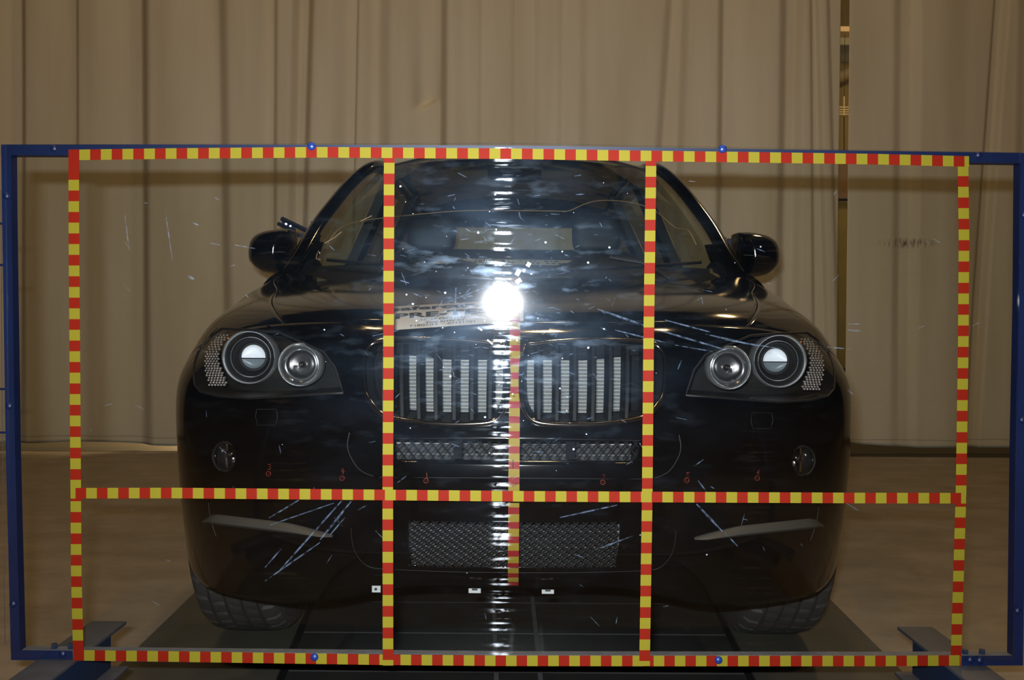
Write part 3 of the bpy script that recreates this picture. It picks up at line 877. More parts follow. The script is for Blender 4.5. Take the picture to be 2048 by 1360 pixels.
lens = {s: MB() for s in (-1, 1)}
foglens = {s: MB() for s in (-1, 1)}
for s in (-1, 1):
    P = lamp_poly if s > 0 else mir(lamp_poly)
    for k in ('bumper', 'bonnet', 'wr' if s > 0 else 'wl'):
        cut(PANELS[k], P, lens[s])
    P = fog_poly if s > 0 else mir(fog_poly)
    cut(PANELS['bumper'], P, foglens[s])
    P = kid_poly if s > 0 else mir(kid_poly)
    cut(PANELS['bumper'], P)
cut(PANELS['bumper'], slot_poly)
cut(PANELS['bumper'], low_poly)

def bm_obj(name, bm, m, parent, solid=0.0, smooth=50, **kw):
    me = bpy.data.meshes.new(name); bm.to_mesh(me); bm.free()
    me.materials.append(m); me.shade_smooth(); me.set_sharp_from_angle(angle=math.radians(smooth))
    o = link(name, me, parent, **kw)
    if solid:
        md = o.modifiers.new('thick', 'SOLIDIFY'); md.thickness = solid; md.offset = -1
    return o
bm_obj('front_bumper', PANELS['bumper'], M['paint'], car, 0.003)
bonnet_o = bm_obj('bonnet', PANELS['bonnet'], M['paint'], car, 0.003)
bm_obj('front_wing', PANELS['wl'], M['paint'], car, 0.003)
bm_obj('front_wing', PANELS['wr'], M['paint'], car, 0.003)

# dark engine bay behind the openings
mb = MB(); mb.box((-0.60, 0.42, 0.30), (0.60, 1.25, 0.90)); mb.box((-0.50, 0.30, 0.30), (0.50, 0.43, 0.84))
mb.obj('engine_bay', M['dark_void'], car, smooth=0)
mb = MB(); mb.box((-0.80, 0.55, 0.20), (0.80, 4.45, 0.34)); mb.obj('underbody', M['dark_void'], car, smooth=0)
mb = MB(); mb.box((-0.68, 0.46, 0.34), (0.68, 1.28, 0.78)); mb.obj('wheel_house_liner', M['dark_void'], car, smooth=0)

def off(p, n, d): return p + n * d
def mx(v, s): return Vector((v.x * s, v.y, v.z))

# radiator behind the grille
mb = MB(); mb.box((-0.262, 0.235, 0.662), (0.262, 0.27, 0.845)); rad = mb.obj('radiator', M['radiator'], car, smooth=0)
mb = MB()
z = 0.668
while z < 0.845:
    mb.box((-0.262, 0.229, z), (0.262, 0.236, z + 0.0022)); z += 0.00835
mb.obj('tubes', M['radiator_tube'], rad, smooth=0, kind='stuff')
low = MB().box((-0.245, 0.224, 0.345), (0.245, 0.233, 0.545)).obj('lower_cooler', mat('cooler_core', (0.105, 0.110, 0.122), 0.6, spec=0.2, noise=(7, (0.045, 0.047, 0.053), 0.3, 0.7)), rad, smooth=0)
for i in range(9):
    z = 0.372 + 0.0185 * i
    MB().box((-0.245, 0.218, z), (0.245, 0.2245, z + 0.0026)).obj('cooler_bar', mat('cooler_bar', (0.20, 0.20, 0.18), 0.5) if i == 0 else bpy.data.materials['cooler_bar'], rad, smooth=0)
for x0, x1 in ((0.252, 0.262), (-0.262, -0.256)):
    MB().box((x0, 0.216, 0.665), (x1, 0.236, 0.84)).obj('end_tank', M['radiator_tank'], rad, bevel=0.002)
mb = MB(); mb.prism([(-0.36, 0.66), (0.36, 0.66), (0.36, 0.715), (0.18, 0.700), (-0.18, 0.700), (-0.36, 0.715)], 0.19, 0.228)
mb.prism([(-0.36, 0.845), (-0.15, 0.825), (0.15, 0.825), (0.36, 0.845), (0.36, 0.90), (-0.36, 0.90)], 0.17, 0.228)
mb.obj('radiator_surround', M['dark_void'], car, smooth=0)
for s in (-1, 1):
    a, b = sorted((s * 0.268, s * 0.36))
    MB().box((a, 0.215, 0.70), (b, 0.245, 0.845)).obj('radiator_surround', M['dark_void'], car, bevel=0.003)

# twin grille: ring, slats
for s in (-1, 1):
    path = [mx(off(p, n, 0.004), s) for p, n in ring_pts]
    sm = spl(np.array([tuple(p) for p in path[-3:] + path + path[:4]]), [3 + i * len(path) / 110 for i in range(110)])
    g_ = MB().tube([Vector(p) for p in sm], 0.0062, 10, closed=True, up=Vector((0, 1, 0))).obj('grille_ring', M['dark_chrome'], car, smooth=80)
    inner = [Vector(p) * 1.0 for p in sm]
    cx = sum(p.x for p in inner) / len(inner); cz = sum(p.z for p in inner) / len(inner)
    rows = []
    for dy, k in ((0.0, 1.0), (0.03, 0.965), (0.075, 0.93)):
        rows.append([Vector((cx + (p.x - cx) * k, p.y + dy, cz + (p.z - cz) * k)) for p in inner])
    MB().grid(rows, closed_u=True).obj('grille_surround', M['black_plastic'], g_, smooth=60)
    for hx in (48, 85, 121, 158, 193, 227, 264):
        top, bot = hit(hx * (1.0 if hx > 60 else 1.0), 690)[0], hit(hx * 0.985 + 2, 842)[0]
        tz = 0.012 if 60 < hx < 250 else -0.004
        # trapezoid fin, wide at the back, round nose
        prof = [(-0.0052, 0.0), (-0.0034, -0.006), (0.0034, -0.006), (0.0052, 0.0), (0.0092, 0.045), (-0.0092, 0.045)]
        P = []
        for t in LN(0, 1, 8):
            c = top.lerp(bot, t)
            bul = 0.010 * math.sin(PI * t)
            P.append([Vector((s * (c.x) + s * 0.0 + dx, c.y + 0.016 + dyy - bul, c.z)) for dx, dyy in prof])
        m_ = MB().grid(P, closed_u=True)
        m_.obj('slat', M['slat'], g_, smooth=35)

# upper slot and lower intake: diamond mesh made of crossing strips
def lattice(name, x0, x1, z0, z1, yf, dx, dz, w, parent):
    mb = MB()
    sl = dz / dx
    L_ = (z1 - z0) / sl
    k = -int(L_ / dx) - 2
    while x0 + k * dx < x1 + L_:
        for sg in (1, -1):
            xs = x0 + k * dx
            pts = []
            za, zb = z0, z1
            xa, xb = (xs, xs + L_) if sg > 0 else (xs + L_, xs)
            # clip in x
            def zat(x): return z0 + (x - xa) / (xb - xa) * (z1 - z0)
            lo, hi = max(min(xa, xb), x0), min(max(xa, xb), x1)
            if hi - lo > 0.003:
                n = max(1, int((hi - lo) / 0.05))
                for i in range(n):
                    a = lo + (hi - lo) * i / n; b = lo + (hi - lo) * (i + 1) / n
                    q = []
                    for x, d in ((a, -w), (b, -w), (b, w), (a, w)):
                        q.append((x, yf(x) , zat(x) + d))
                    mb.hexa([(x, y + 0.006, z) for x, y, z in q], q)
        k += 1
    return mb.obj(name, M['lattice'], parent, smooth=0, kind='stuff')
def yfront(z):
    def f(x):
        r = BV.ray_cast(Vector((x, -1, z)), Vector((0, 1, 0)))
        return (r[0].y if r[0] else 0.1) + 0.020
    return f
sx = max(p[0] for p in slot_poly); s0, s1 = min(p[1] for p in slot_poly), max(p[1] for p in slot_poly)
mesh_u = lattice('bumper_grille', -sx, sx, s0, s1, yfront((s0 + s1) / 2), 0.0205, 0.0250, 0.0019, car)
lx = max(p[0] for p in low_poly); l0, l1 = min(p[1] for p in low_poly), max(p[1] for p in low_poly)
mesh_l = lattice('bumper_grille', -lx, lx, l0, l1, yfront((l0 + l1) / 2), 0.0198, 0.0134, 0.0018, car)
for s in (-1, 1):
    MB().box((s * 0.118 - 0.009, yfront(0.64)(0.118) - 0.004, s0), (s * 0.118 + 0.009, yfront(0.64)(0.118) + 0.01, s1)).obj('grille_bridge', M['dark_void'], mesh_u, smooth=0)
# horizontal light strips of the cooler seen through the mesh
MB().box((-0.27, 0.222, 0.6275), (0.27, 0.236, 0.6335)).obj('cooler_edge', M['radiator_tank'], rad, smooth=0)
MB().box((-0.27, 0.226, 0.6015), (0.27, 0.236, 0.6055)).obj('cooler_edge', M['slot_bar'], rad, smooth=0)
MB().box((-0.27, 0.232, 0.590), (0.27, 0.240, 0.665)).obj('cooler_panel', M['slot_dim'], rad, smooth=0)
# creases of the bumper round the slot and lower intake
def crease(pts, r=0.0012, m='trim_grey', both=True, proud=0.0004):
    for s in ((-1, 1) if both else (1,)):
        path = [mx(off(*hit(*p), proud), s) for p in pts]
        sm = spl(np.array([tuple(p) for p in path]), LN(0, len(path) - 1, len(path) * 4))
        MB().tube([Vector(p) for p in sm], r, 6).obj('bumper_crease', M['crease'], car, smooth=80)
crease([(330, 868), (334, 893), (328, 915), (316, 935), (302, 947), (282, 955)], 0.0010)
crease([(-270, 957), (-130, 957), (0, 957), (130, 957), (270, 957)], 0.0007, both=False)
crease([(326, 1060), (322, 1095), (310, 1120), (292, 1136), (270, 1141)], 0.0008)
crease([(-270, 1141), (-130, 1146), (0, 1147), (130, 1146), (270, 1141)], 0.0006, both=False)
crease([(612, 1000), (608, 1040), (596, 1078)], 0.0008)
crease([(-252, 880), (-120, 878), (0, 878), (120, 878), (252, 880)], 0.0006, both=False)
# air blades in the bumper corners
for s in (-1, 1):
    P = []
    N = 22
    for i in range(N + 1):
        t = i / N
        hx = 362 + (618 - 362) * t
        py_b = 1078 + (1049 - 1078) * t
        h = (4 + 14 * min(1, t / 0.35) ** 0.8) * (1 if t < 0.9 else max(0.25, 1 - ((t - 0.9) / 0.1) ** 2 * 0.75))
        a, n = hit(hx, py_b); b, n2 = hit(hx, py_b - h)
        k = 0.016 * min(1, t / 0.1 + 0.3) * (1 if t < 0.95 else 0.6)
        P.append([mx(q, s) for q in (off(a, n, -0.004), off(a, n, k * 0.7), off(a.lerp(b, 0.35), n, k), off(b, n2, k * 0.35), off(b, n2, -0.004))])
    m_ = MB().grid(P, closed_u=True)
    m_.obj('bumper_blade', M['trim_grey'], car, fix=True, smooth=60)
# headlights
for s in (-1, 1):
    L_ = lens[s]
    me = L_.mesh('lamp_lens', M['lens'], 60)
    hl = link('headlight', me, car)
    hl['label'] = 'clear lens over the lamps'
    # housing: walls run back from the outline
    out = lamp_poly if s > 0 else mir(lamp_poly)
    dense = []
    for a, b in zip(out, out[1:] + out[:1]):
        for i in range(4): dense.append((a[0] + (b[0] - a[0]) * i / 4, a[1] + (b[1] - a[1]) * i / 4))
    fr_pts = []
    for x, z in dense:
        r = BV.ray_cast(Vector((x * 0.998, -1, z)), Vector((0, 1, 0)))
        fr_pts.append(Vector((x, (r[0].y if r[0] else 0.5) + 0.002, z)))
    cxx = sum(p.x for p in fr_pts) / len(fr_pts); czz = sum(p.z for p in fr_pts) / len(fr_pts)
    rows = []
    for d, k in ((0, 1), (0.05, 0.99), (0.165, 0.95)):
        rows.append([Vector((cxx + (p.x - cxx) * k, p.y + d, czz + (p.z - czz) * k)) for p in fr_pts])
    mb = MB().grid(rows, closed_u=True)
    mb.add([(cxx + (x - cxx) * 0.95, y + 0.163, czz + (z - czz) * 0.95) for x, y, z in L_.v], L_.f)
    mb.obj('lamp_housing', M['housing'], hl, smooth=30)
    # thin black gasket round the lens
    MB().tube([p - Vector((0, 0.001, 0)) for p in fr_pts], 0.0028, 6, closed=True, up=Vector((0, 1, 0))).obj('gasket', M['black_plastic'], hl, smooth=80)
    pc, pn = hit(533, 718); u1 = (NOSE + pc.y + 0.112) / F
    c = Vector((529 * u1 * s, pc.y + 0.112, H - (718 - HZ) * u1))
    # crystal ring, bezel, inner ring, lens
    MB().lathe([(0.0585, 0.014), (0.0605, -0.010), (0.0630, -0.014), (0.0655, -0.010), (0.0655, 0.030), (0.0585, 0.030)], 'Y', c, 64).obj('ring', M['crystal'], hl, smooth=40)
    MB().lathe([(0.0588, -0.002), (0.050, 0.004), (0.0465, 0.010), (0.044, 0.012), (0.042, 0.022), (0.0345, 0.030), (0.0305, 0.030), (0.0300, 0.040)], 'Y', c, 64).obj('bezel', M['black_plastic'], hl, smooth=35)
    MB().lathe([(0.0475, 0.0065), (0.0487, 0.0045), (0.0500, 0.0065), (0.0487, 0.0085)], 'Y', c, 64).obj('ring', M['crystal'], hl, smooth=60)
    # projector: returned flash painted as a white bowl above, dim shield below the cut-off line
    R_ = 0.0296
    prj = MB().lathe([(0.0001, 0.002), (R_ * 0.35, 0.0035), (R_ * 0.7, 0.0095), (R_ * 0.92, 0.019), (R_, 0.028)], 'Y', c, 40).obj('projector', M['lens'], hl, smooth=80)
    up = [(R_ * 0.99 * math.cos(PI * i / 24), R_ * 0.99 * math.sin(PI * i / 24)) for i in range(25)]
    zc = -0.0035
    hi_ = [(x, z) for x, z in [(R_ * 0.99 * math.cos(t), R_ * 0.99 * math.sin(t)) for t in LN(-0.09, PI + 0.09, 28)]]
    lo_ = [(x, z) for x, z in [(R_ * 0.99 * math.cos(t), R_ * 0.99 * math.sin(t)) for t in LN(PI + 0.17, 2 * PI - 0.17, 28)]]
    def disc(poly, dome, m, name):
        cc = Vector((0, 0.030 , sum(z for x, z in poly) / len(poly)))
        vs = [c + Vector((x, 0.030, z)) for x, z in poly] + [c + Vector((x * 0.55 , 0.030 + dome * 0.7, cc.z + (z - cc.z) * 0.55)) for x, z in poly] + [c + Vector((0, 0.030 + dome, cc.z))]
        n = len(poly)
        fs = [(i, (i + 1) % n, n + (i + 1) % n, n + i) for i in range(n)] + [(n + i, n + (i + 1) % n, 2 * n) for i in range(n)]
        MB().add(vs, fs).obj(name, m, prj, smooth=80)
    disc(hi_, 0.010, M['lens_white'], 'bowl')
    disc(lo_, 0.008, M['lens_grey'], 'shield')
    # high beam
    pc2, _ = hit(428, 732); u2 = (NOSE + pc2.y + 0.035) / F
    c2 = Vector((428 * u2 * s, pc2.y + 0.035, H - (732 - HZ) * u2))
    MB().lathe([(0.0435, 0.010), (0.0445, -0.010), (0.0470, -0.013), (0.0492, -0.010), (0.0492, 0.025), (0.0435, 0.025)], 'Y', c2, 64).obj('ring', M['crystal'], hl, smooth=40)
    MB().lathe([(0.0435, 0.0), (0.039, 0.004), (0.0345, 0.006)], 'Y', c2, 56).obj('bezel', M['bowl'], hl, smooth=40)
    MB().lathe([(0.0325, 0.004), (0.0338, 0.002), (0.0350, 0.004), (0.0338, 0.006)], 'Y', c2, 56).obj('ring', M['crystal'], hl, smooth=60)
    hb = MB().lathe([(0.0335, 0.006), (0.032, 0.018), (0.028, 0.032), (0.020, 0.044), (0.009, 0.050), (0.0001, 0.051)], 'Y', c2, 40).obj('reflector', M['bowl'], hl, smooth=80)
    MB().lathe([(0.0001, 0.012), (0.005, 0.014), (0.0075, 0.020), (0.0075, 0.048)], 'Y', c2 + Vector((s * 0.002, 0, -0.001)), 20).obj('bulb_cap', M['dark_chrome'], hb, smooth=60)
    a0 = c2 + Vector((-0.021 if s < 0 else -0.002, 0.016, -0.012))
    MB().hexa([a0, a0 + Vector((0.016, 0.004, 0)), a0 + Vector((0.016, 0.010, 0.009)), a0 + Vector((0, 0.006, 0.009))],
              [a0 + Vector((0, 0.003, 0)), a0 + Vector((0.016, 0.007, 0)), a0 + Vector((0.016, 0.013, 0.009)), a0 + Vector((0, 0.009, 0.009))]).obj('bulb_shield', M['bowl'], hb, smooth=0)
    # turn signal: bumpy mirror facets in the outer corner
    ib = MB()
    for i in range(22):
        t = (i + 0.5) / 22
        py = 672 + (778 - 672) * t
        rows_ = [672, 690, 710, 730, 750, 770]
        hx_out = 1042 - float(np.interp(py, rows_, [443, 425, 415, 412, 413, 420]))
        hx_in = 1042 - float(np.interp(py, rows_, [462, 450, 441, 441, 448, 456]))
        nb = max(2, int((hx_out - hx_in) / 5.2))
        for j in range(nb):
            p, n = hit(hx_in + (hx_out - hx_in) * (j + 0.5 + 0.5 * (i % 2)) / nb, py)
            c_ = mx(p + Vector((-0.006, 0.022, 0)), s)
            ib.lathe([(0.0001, -0.0027), (0.0017, -0.0022), (0.0026, -0.0009), (0.0028, 0.0008), (0.0028, 0.006)], 'Y', c_, 8)
    ib.obj('indicator_reflector', M['facet'], hl, smooth=80, kind='stuff')
    ac = hit(584, 683)[0] + Vector((-0.006, 0.034, 0))
    MB().tube([mx(ac + Vector((0.004, 0, 0.004)), s), mx(ac + Vector((-0.004, 0, -0.003)), s)], 0.0022, 8).obj('indicator_bulb', M['amber'], hl, smooth=60)
    # fog lamp
    fl_ = link('fog_lamp', foglens[s].mesh('fog_lens', M['lens'], 60), car)
    fc = Vector((fogc.x * s, fogc.y, fogc.z))
    mbf = MB().lathe([(FR, 0.010), (FR * 0.96, 0.024), (FR * 0.8, 0.042), (FR * 0.5, 0.056), (0.0001, 0.062)], 'Y', fc, 36)
    mbf.v = [(x, y + (x - fc.x) * 0.42 * s, z) for x, y, z in mbf.v]
    fb_ = mbf.obj('reflector', M['fog_bowl'], fl_, smooth=80)
    m2 = MB().lathe([(FR * 1.12, 0.004), (FR * 1.05, -0.001), (FR * 0.97, 0.002), (FR * 0.97, 0.014)], 'Y', fc, 36)
    m2.v = [(x, y + (x - fc.x) * 0.42 * s, z) for x, y, z in m2.v]
    m2.obj('ring', M['black_plastic'], fl_, smooth=60)
    MB().lathe([(0.0001, 0.012), (0.008, 0.014), (0.010, 0.020), (0.0085, 0.05)], 'Y', fc + Vector((-s * 0.010, 0, 0.006)), 20).obj('bulb_cap', M['chrome'], fb_, smooth=60)
    MB().box((fc.x - 0.002, fc.y + 0.016, fc.z - 0.026), (fc.x + 0.002, fc.y + 0.05, fc.z + 0.027)).obj('divider', M['chrome'], fb_, smooth=0)
    # tow-eye / washer covers, barely visible outlines
    pts = [hit(496 + dx, 838 + dy)[0] + Vector((0, -0.0005, 0)) for dx, dy in ((-20, -16), (20, -16), (22, 0), (18, 16), (-18, 16), (-22, 0))]
    MB().tube([mx(p, s) for p in pts], 0.0005, 5, closed=True, up=Vector((0, 1, 0))).obj('washer_cover', M['crease'], car, smooth=80)
    # side repeater strip is left plain; flank, shoulder

# flanks: lower sides with wheel openings, then the shoulder up to the windows
AX = (0.86, 3.793)
WR, ARCH = 0.370, 0.432
def taper(y): return 1.0 if y < 3.7 else 1.0 - 0.085 * ((y - 3.7) / 1.1) ** 2
def ztop(y): return float(np.interp(y, [.86, 1.05, 1.2, 1.38, 1.56, 4.6], [.800, .810, .820, .830, .840, .88]))
for s in (-1, 1):
    P = []
    for y in LN(0.86, 4.60, 124):
        zt = ztop(y)
        kx = float(np.interp(y, [.86, 1.6, 3.0], [.932, .944, .9655])) / .9655
        prof = [(0.89 * kx, 0.27), (0.935 * kx, 0.36), (0.958 * kx, 0.50), (0.966 * kx, 0.66), (0.9655 * kx, zt)]
        sm = spl(np.array(prof), LN(0, 4, 24))
        P.append([(s * x * taper(y), y, z) for x, z in sm])
    m_ = MB().grid(P)
    bm = bm_of(m_)
    for ay in AX:
        n = 40
        poly = [(ay + ARCH * math.cos(2 * PI * i / n), 0.37 + ARCH * math.sin(2 * PI * i / n)) for i in range(n)]
        faces = [f for f in bm.faces if abs(f.calc_center_median().y - ay) < ARCH + 0.08]
        for a, b in zip(poly, poly[1:] + poly[:1]):
            no = Vector((0, b[1] - a[1], -(b[0] - a[0]))).normalized(); co = Vector((0, a[0], a[1]))
            geom = list({e for f in faces for e in f.edges}) + list({v for f in faces for v in f.verts}) + faces
            res = bmesh.ops.bisect_plane(bm, geom=geom, dist=1e-7, plane_co=co, plane_no=no)
            cand = {q for q in res['geom'] if isinstance(q, bmesh.types.BMFace)} | {f for f in faces if f.is_valid}
            faces = [f for f in cand if (f.calc_center_median() - co).dot(no) < 0]
        bmesh.ops.delete(bm, geom=faces, context='FACES')
    bm_obj('body_side', bm, M['paint'], car, 0.003)
    P = []
    for y in LN(1.50, 4.60, 56):
        zt = ztop(y)
        tz = 1.085 + 0.03 * (y - 1.5) / 3.3
        kx = float(np.interp(y, [1.5, 1.6, 3.0], [.943, .944, .9655])) / .9655
        prof = [(0.9665 * kx, zt), (0.963 * kx, zt + 0.07), (0.935, tz - 0.07), (0.885, tz - 0.005), (0.845, tz + 0.012)]
        sm = spl(np.array(prof), LN(0, 4, 20))
        P.append([(s * x * taper(y), y, z) for x, z in sm])
    MB().grid(P).obj('body_shoulder', M['paint'], car, smooth=60)
# tail
P = []
for z in LN(0.27, 1.13, 12):
    P.append([(x * 0.905, 4.60 + 0.05 * (1 - (x / 0.9665) ** 2) - 0.03 * (z - 0.27), z) for x in LN(-0.9665, 0.9665, 20)])
MB().grid(P).obj('tailgate', M['paint'], car, smooth=60)

# greenhouse ---------------------------------------------------------------
RAILP = [(.835, 1.52, 1.085), (.812, 1.62, 1.165), (.790, 1.80, 1.288), (.752, 1.95, 1.398), (.715, 2.08, 1.490), (.665, 2.22, 1.580), (.628, 2.40, 1.630), (.612, 2.80, 1.655), (.605, 3.40, 1.655), (.600, 4.00, 1.615), (.625, 4.25, 1.53), (.72, 4.52, 1.20), (.76, 4.58, 1.10)]
rail = spl(np.array(RAILP), LN(0, len(RAILP) - 1, 96))
for s in (-1, 1):
    path = [Vector((x * s, y, z)) for x, y, z in rail]
    MB().tube(path, [0.034] * len(path), 14, up=Vector((s * 0.6, -0.5, 0.62)), flat=0.75).obj('roof_rail', M['paint'], car, smooth=80)
def rail_at(y): # x,z of the rail at a given y
    i = int(np.argmin(abs(rail[:, 1] - y))); return rail[i][0], rail[i][2]
P = []
for t in LN(0, 1, 40):
    row = []
    for u in LN(-1, 1, 40):
        y = (2.12 + 0.20 * u * u) * (1 - t) + (4.28 - 0.02 * u * u) * t
        xr, zr = rail_at(min(max(y, 2.25), 4.2))
        zc = 0.052 + 0.012 * math.sin(PI * t)
        if t < 0.08: zc -= 0.030 * (1 - t / 0.08) ** 1.5
        row.append((u * (xr - 0.002), y, zr + zc * (1 - abs(u) ** 2.4) + 0.004))
    P.append(row)
MB().grid(P).obj('roof', M['paint'], car, smooth=80)
def ws(u, t):
    """windscreen: u across -1..1, t up 0..1"""
    xb, xt = 0.775, 0.600
    yb, yt = 1.40 + 0.24 * u * u, 2.13 + 0.17 * u * u
    zb, zt = 1.082 + 0.045 * u * u, 1.668 - 0.060 * abs(u) ** 2.4
    b = 0.030 * math.sin(PI * t)
    return Vector((u * (xb + (xt - xb) * t), yb + (yt - yb) * t - b * 0.55, zb + (zt - zb) * t + b * 0.8))
MB().grid([[ws(u, t) for u in LN(-1, 1, 40)] for t in LN(0, 1, 24)]).obj('windscreen', M['windscreen'], car, smooth=80)
# black band round the windscreen
e = [ws(u, 0.985) + Vector((0, 0.004, -0.006)) for u in LN(-0.97, 0.97, 24)]
MB().tube(e, 0.016, 8, flat=0.4).obj('headliner_edge', M['black_plastic'], car, smooth=80)
# side and rear glass
belt = lambda y: (0.853 * taper(y), 1.10 + 0.028 * (y - 1.5) / 3.3)
for s in (-1, 1):
    for ya, yb, m in ((1.72, 2.62, 'windscreen'), (2.74, 3.52, 'tinted'), (3.64, 4.30, 'tinted')):
        P = []
        for t in LN(0, 1, 6):
            row = []
            for y in LN(ya, yb, 10):
                xb, zb = belt(y); xr, zr = rail_at(y)
                b = 0.012 * math.sin(PI * t)
                row.append((s * (xb + (xr - xb) * t + b), y, zb + (zr - zb) * t))
            P.append(row)
        MB().grid(P).obj('side_window', M[m], car, smooth=80)
    for y0, y1 in ((2.60, 2.76), (3.50, 3.66), (4.28, 4.54)):
        m_ = MB(); P = []
        for y in (y0, y1):
            xb, zb = belt(y); xr, zr = rail_at(min(y, 4.3))
            P.append([(s * (xb + (xr - xb) * t + 0.003), y - 0.10 * t * (y0 > 4), zb + (zr - zb) * t) for t in LN(0, 1, 6)])
        Q = [[(x - s * 0.05, y, z) for x, y, z in r] for r in P]
        m_.grid([P[0], P[1], Q[1], Q[0]], closed_v=True)
        m_.obj('door_pillar', M['black_plastic'], car, fix=True, smooth=30)
P = [[(x * (0.66 - 0.075 * t), 4.57 - 0.33 * t, 1.14 + 0.45 * t) for x in LN(-1, 1, 16)] for t in LN(0, 1, 6)]
MB().grid(P).obj('rear_window', M['windscreen'], car, smooth=80)
for t0, t1, yy in ((0.0, 0.66, 0.0), (0.955, 1.15, 0.0)):
    P = [[(x * (0.78 - 0.13 * t), 4.565 - 0.33 * t, 1.10 + 0.47 * t) for x in LN(-1, 1, 8)] for t in (t0, t1)]
    MB().grid(P).obj('tailgate_inner', M['dark_void'], car, smooth=0)

# interior -------------------------------------------------------------------
DP = [(1.42, 1.00), (1.44, 1.085), (1.60, 1.125), (1.85, 1.135), (2.02, 1.118), (2.08, 1.06), (2.05, 0.95), (2.05, 0.70)]
P = []
for x in LN(-0.74, 0.74, 36):
    hump = 0.055 * math.exp(-((x - 0.36) / 0.17) ** 4)
    P.append([(x, max(y, 1.44 + 0.24 * (x / 0.775) ** 2 + 0.02) if i < 3 else y, z + (hump if i in (3, 4) else 0) - (0.01 if i < 2 else 0)) for i, (y, z) in enumerate(DP)])
MB().grid(P).obj('dashboard', M['dash'], car, smooth=50)
MB().box((-0.80, 1.50, 0.36), (0.80, 4.50, 0.40)).obj('cabin_floor', M['dark_void'], car, smooth=0)
for s in (-1, 1):
    MB().box((min(s * 0.80, s * 0.84), 1.55, 0.38), (max(s * 0.80, s * 0.84), 4.50, 1.09)).obj('door_panel', M['dark_void'], car, smooth=0)
MB().box((-0.80, 4.18, 0.38), (0.80, 4.22, 1.20)).obj('luggage_cover', M['dark_void'], car, smooth=0)
wc_ = Vector((0.37, 2.20, 1.02))
ring = []
for i in range(40):
    a = 2 * PI * i / 40
    ring.append(wc_ + Vector((0.185 * math.cos(a), 0.185 * math.sin(a) * 0.42, 0.185 * math.sin(a) * 0.91)))
stw = MB().tube(ring, 0.015, 8, closed=True, up=Vector((0, 1, 0.3))).obj('steering_wheel', M['black_plastic'], car, smooth=80)
m_ = MB()
for a in (0, PI, -PI / 2):
    m_.tube([wc_, wc_ + Vector((0.175 * math.cos(a), 0.175 * math.sin(a) * 0.42, 0.175 * math.sin(a) * 0.91))], 0.016, 6)
m_.lathe([(0.0001, -0.03), (0.05, -0.025), (0.06, 0.0), (0.05, 0.03)], 'Y', wc_, 20)
m_.obj('spokes', M['black_plastic'], stw, smooth=60)
def cushion(mb, c, sx, sy, sz, tilt=0.0, e=2.6, n=20, k=12):
    P = []
    ct, st = math.cos(tilt), math.sin(tilt)
    def sg(v, p): return math.copysign(abs(v) ** p, v)
    for i in range(k + 1):
        ph = -PI / 2 + PI * i / k
        row = []
        for j in range(n):
            th = 2 * PI * j / n
            x = sx * sg(math.cos(ph), 2 / e) * sg(math.cos(th), 2 / e)
            y = sy * sg(math.cos(ph), 2 / e) * sg(math.sin(th), 2 / e)
            z = sz * sg(math.sin(ph), 2 / e)
            row.append((c[0] + x, c[1] + y * ct + z * st, c[2] - y * st + z * ct))
        P.append(row)
    return mb.grid(P, closed_u=True)
def seat(x, y, zt, w):
    st_ = cushion(MB(), (x, y, 0.92), w, 0.075, 0.36, 0.22, 5).obj('seat', M['seat'], car, smooth=80)
    cushion(MB(), (x, y - 0.20, 0.62), w, 0.26, 0.08, 0, 5).obj('seat_cushion', M['seat'], st_, smooth=80)
    cushion(MB(), (x, y + 0.10, zt), w * 0.50, 0.05, 0.095, 0.15, 4).obj('headrest', M['seat'], st_, smooth=80)
    for d in (-0.05, 0.05):
        MB().tube([(x + d, y + 0.07, zt - 0.18), (x + d, y + 0.10, zt - 0.02)], 0.006, 8).obj('headrest_post', M['chrome'], st_, smooth=80)
seat(-0.42, 2.72, 1.365, 0.25); seat(0.42, 2.72, 1.365, 0.25)
cushion(MB(), (0, 3.62, 0.88), 0.66, 0.08, 0.36, 0.2, 6).obj('rear_bench', M['seat'], car, smooth=80)
for x in (-0.50, 0.50):
    cushion(MB(), (x, 3.72, 1.295), 0.13, 0.05, 0.085, 0.1, 4).obj('headrest', M['seat'], car, smooth=80)
# inner mirror, high behind the windscreen
im = cushion(MB(), (0, 2.06, 1.545), 0.115, 0.018, 0.034, 0.1, 4).obj('inner_mirror', M['black_plastic'], car, smooth=80)
MB().tube([(0, 2.06, 1.56), (0, 2.07, 1.625)], 0.012, 8).obj('stalk', M['black_plastic'], im, smooth=80)

# windscreen reflection of the dashboard built as a tan tube; pillar glints as strips
def on_ws(hx, py):
    o = Vector((0, -NOSE, H)); d = Vector((hx / F, 1, -(py - HZ) / F)).normalized()
    p, n, i, t = WSB.ray_cast(o, d)
    if p is None: p, n, i, t = WSB.find_nearest(o + d * (3.6 / d.y))
    return p
g2 = [[ws(u, t) for u in LN(-1, 1, 40)] for t in LN(0, 1, 24)]
WSB = BVHTree.FromPolygons([p for r in g2 for p in r], [(r * 41 + c, r * 41 + c + 1, (r + 1) * 41 + c + 1, (r + 1) * 41 + c) for r in range(24) for c in range(40)])
CX = 1027
reflected_line = [(640, 462), (690, 448), (780, 432), (870, 423), (940, 419), (1030, 419), (1110, 420), (1138, 419), (1160, 409), (1190, 400), (1225, 399), (1260, 403), (1300, 415), (1330, 437), (1355, 455), (1375, 458), (1405, 462)]
path = [on_ws(x - CX, y + 0.007 * (CX - x) * 1.0) + Vector((0, 0.012, -0.004)) for x, y in reflected_line]
sm = spl(np.array([tuple(p) for p in path]), LN(0, len(path) - 1, 96))
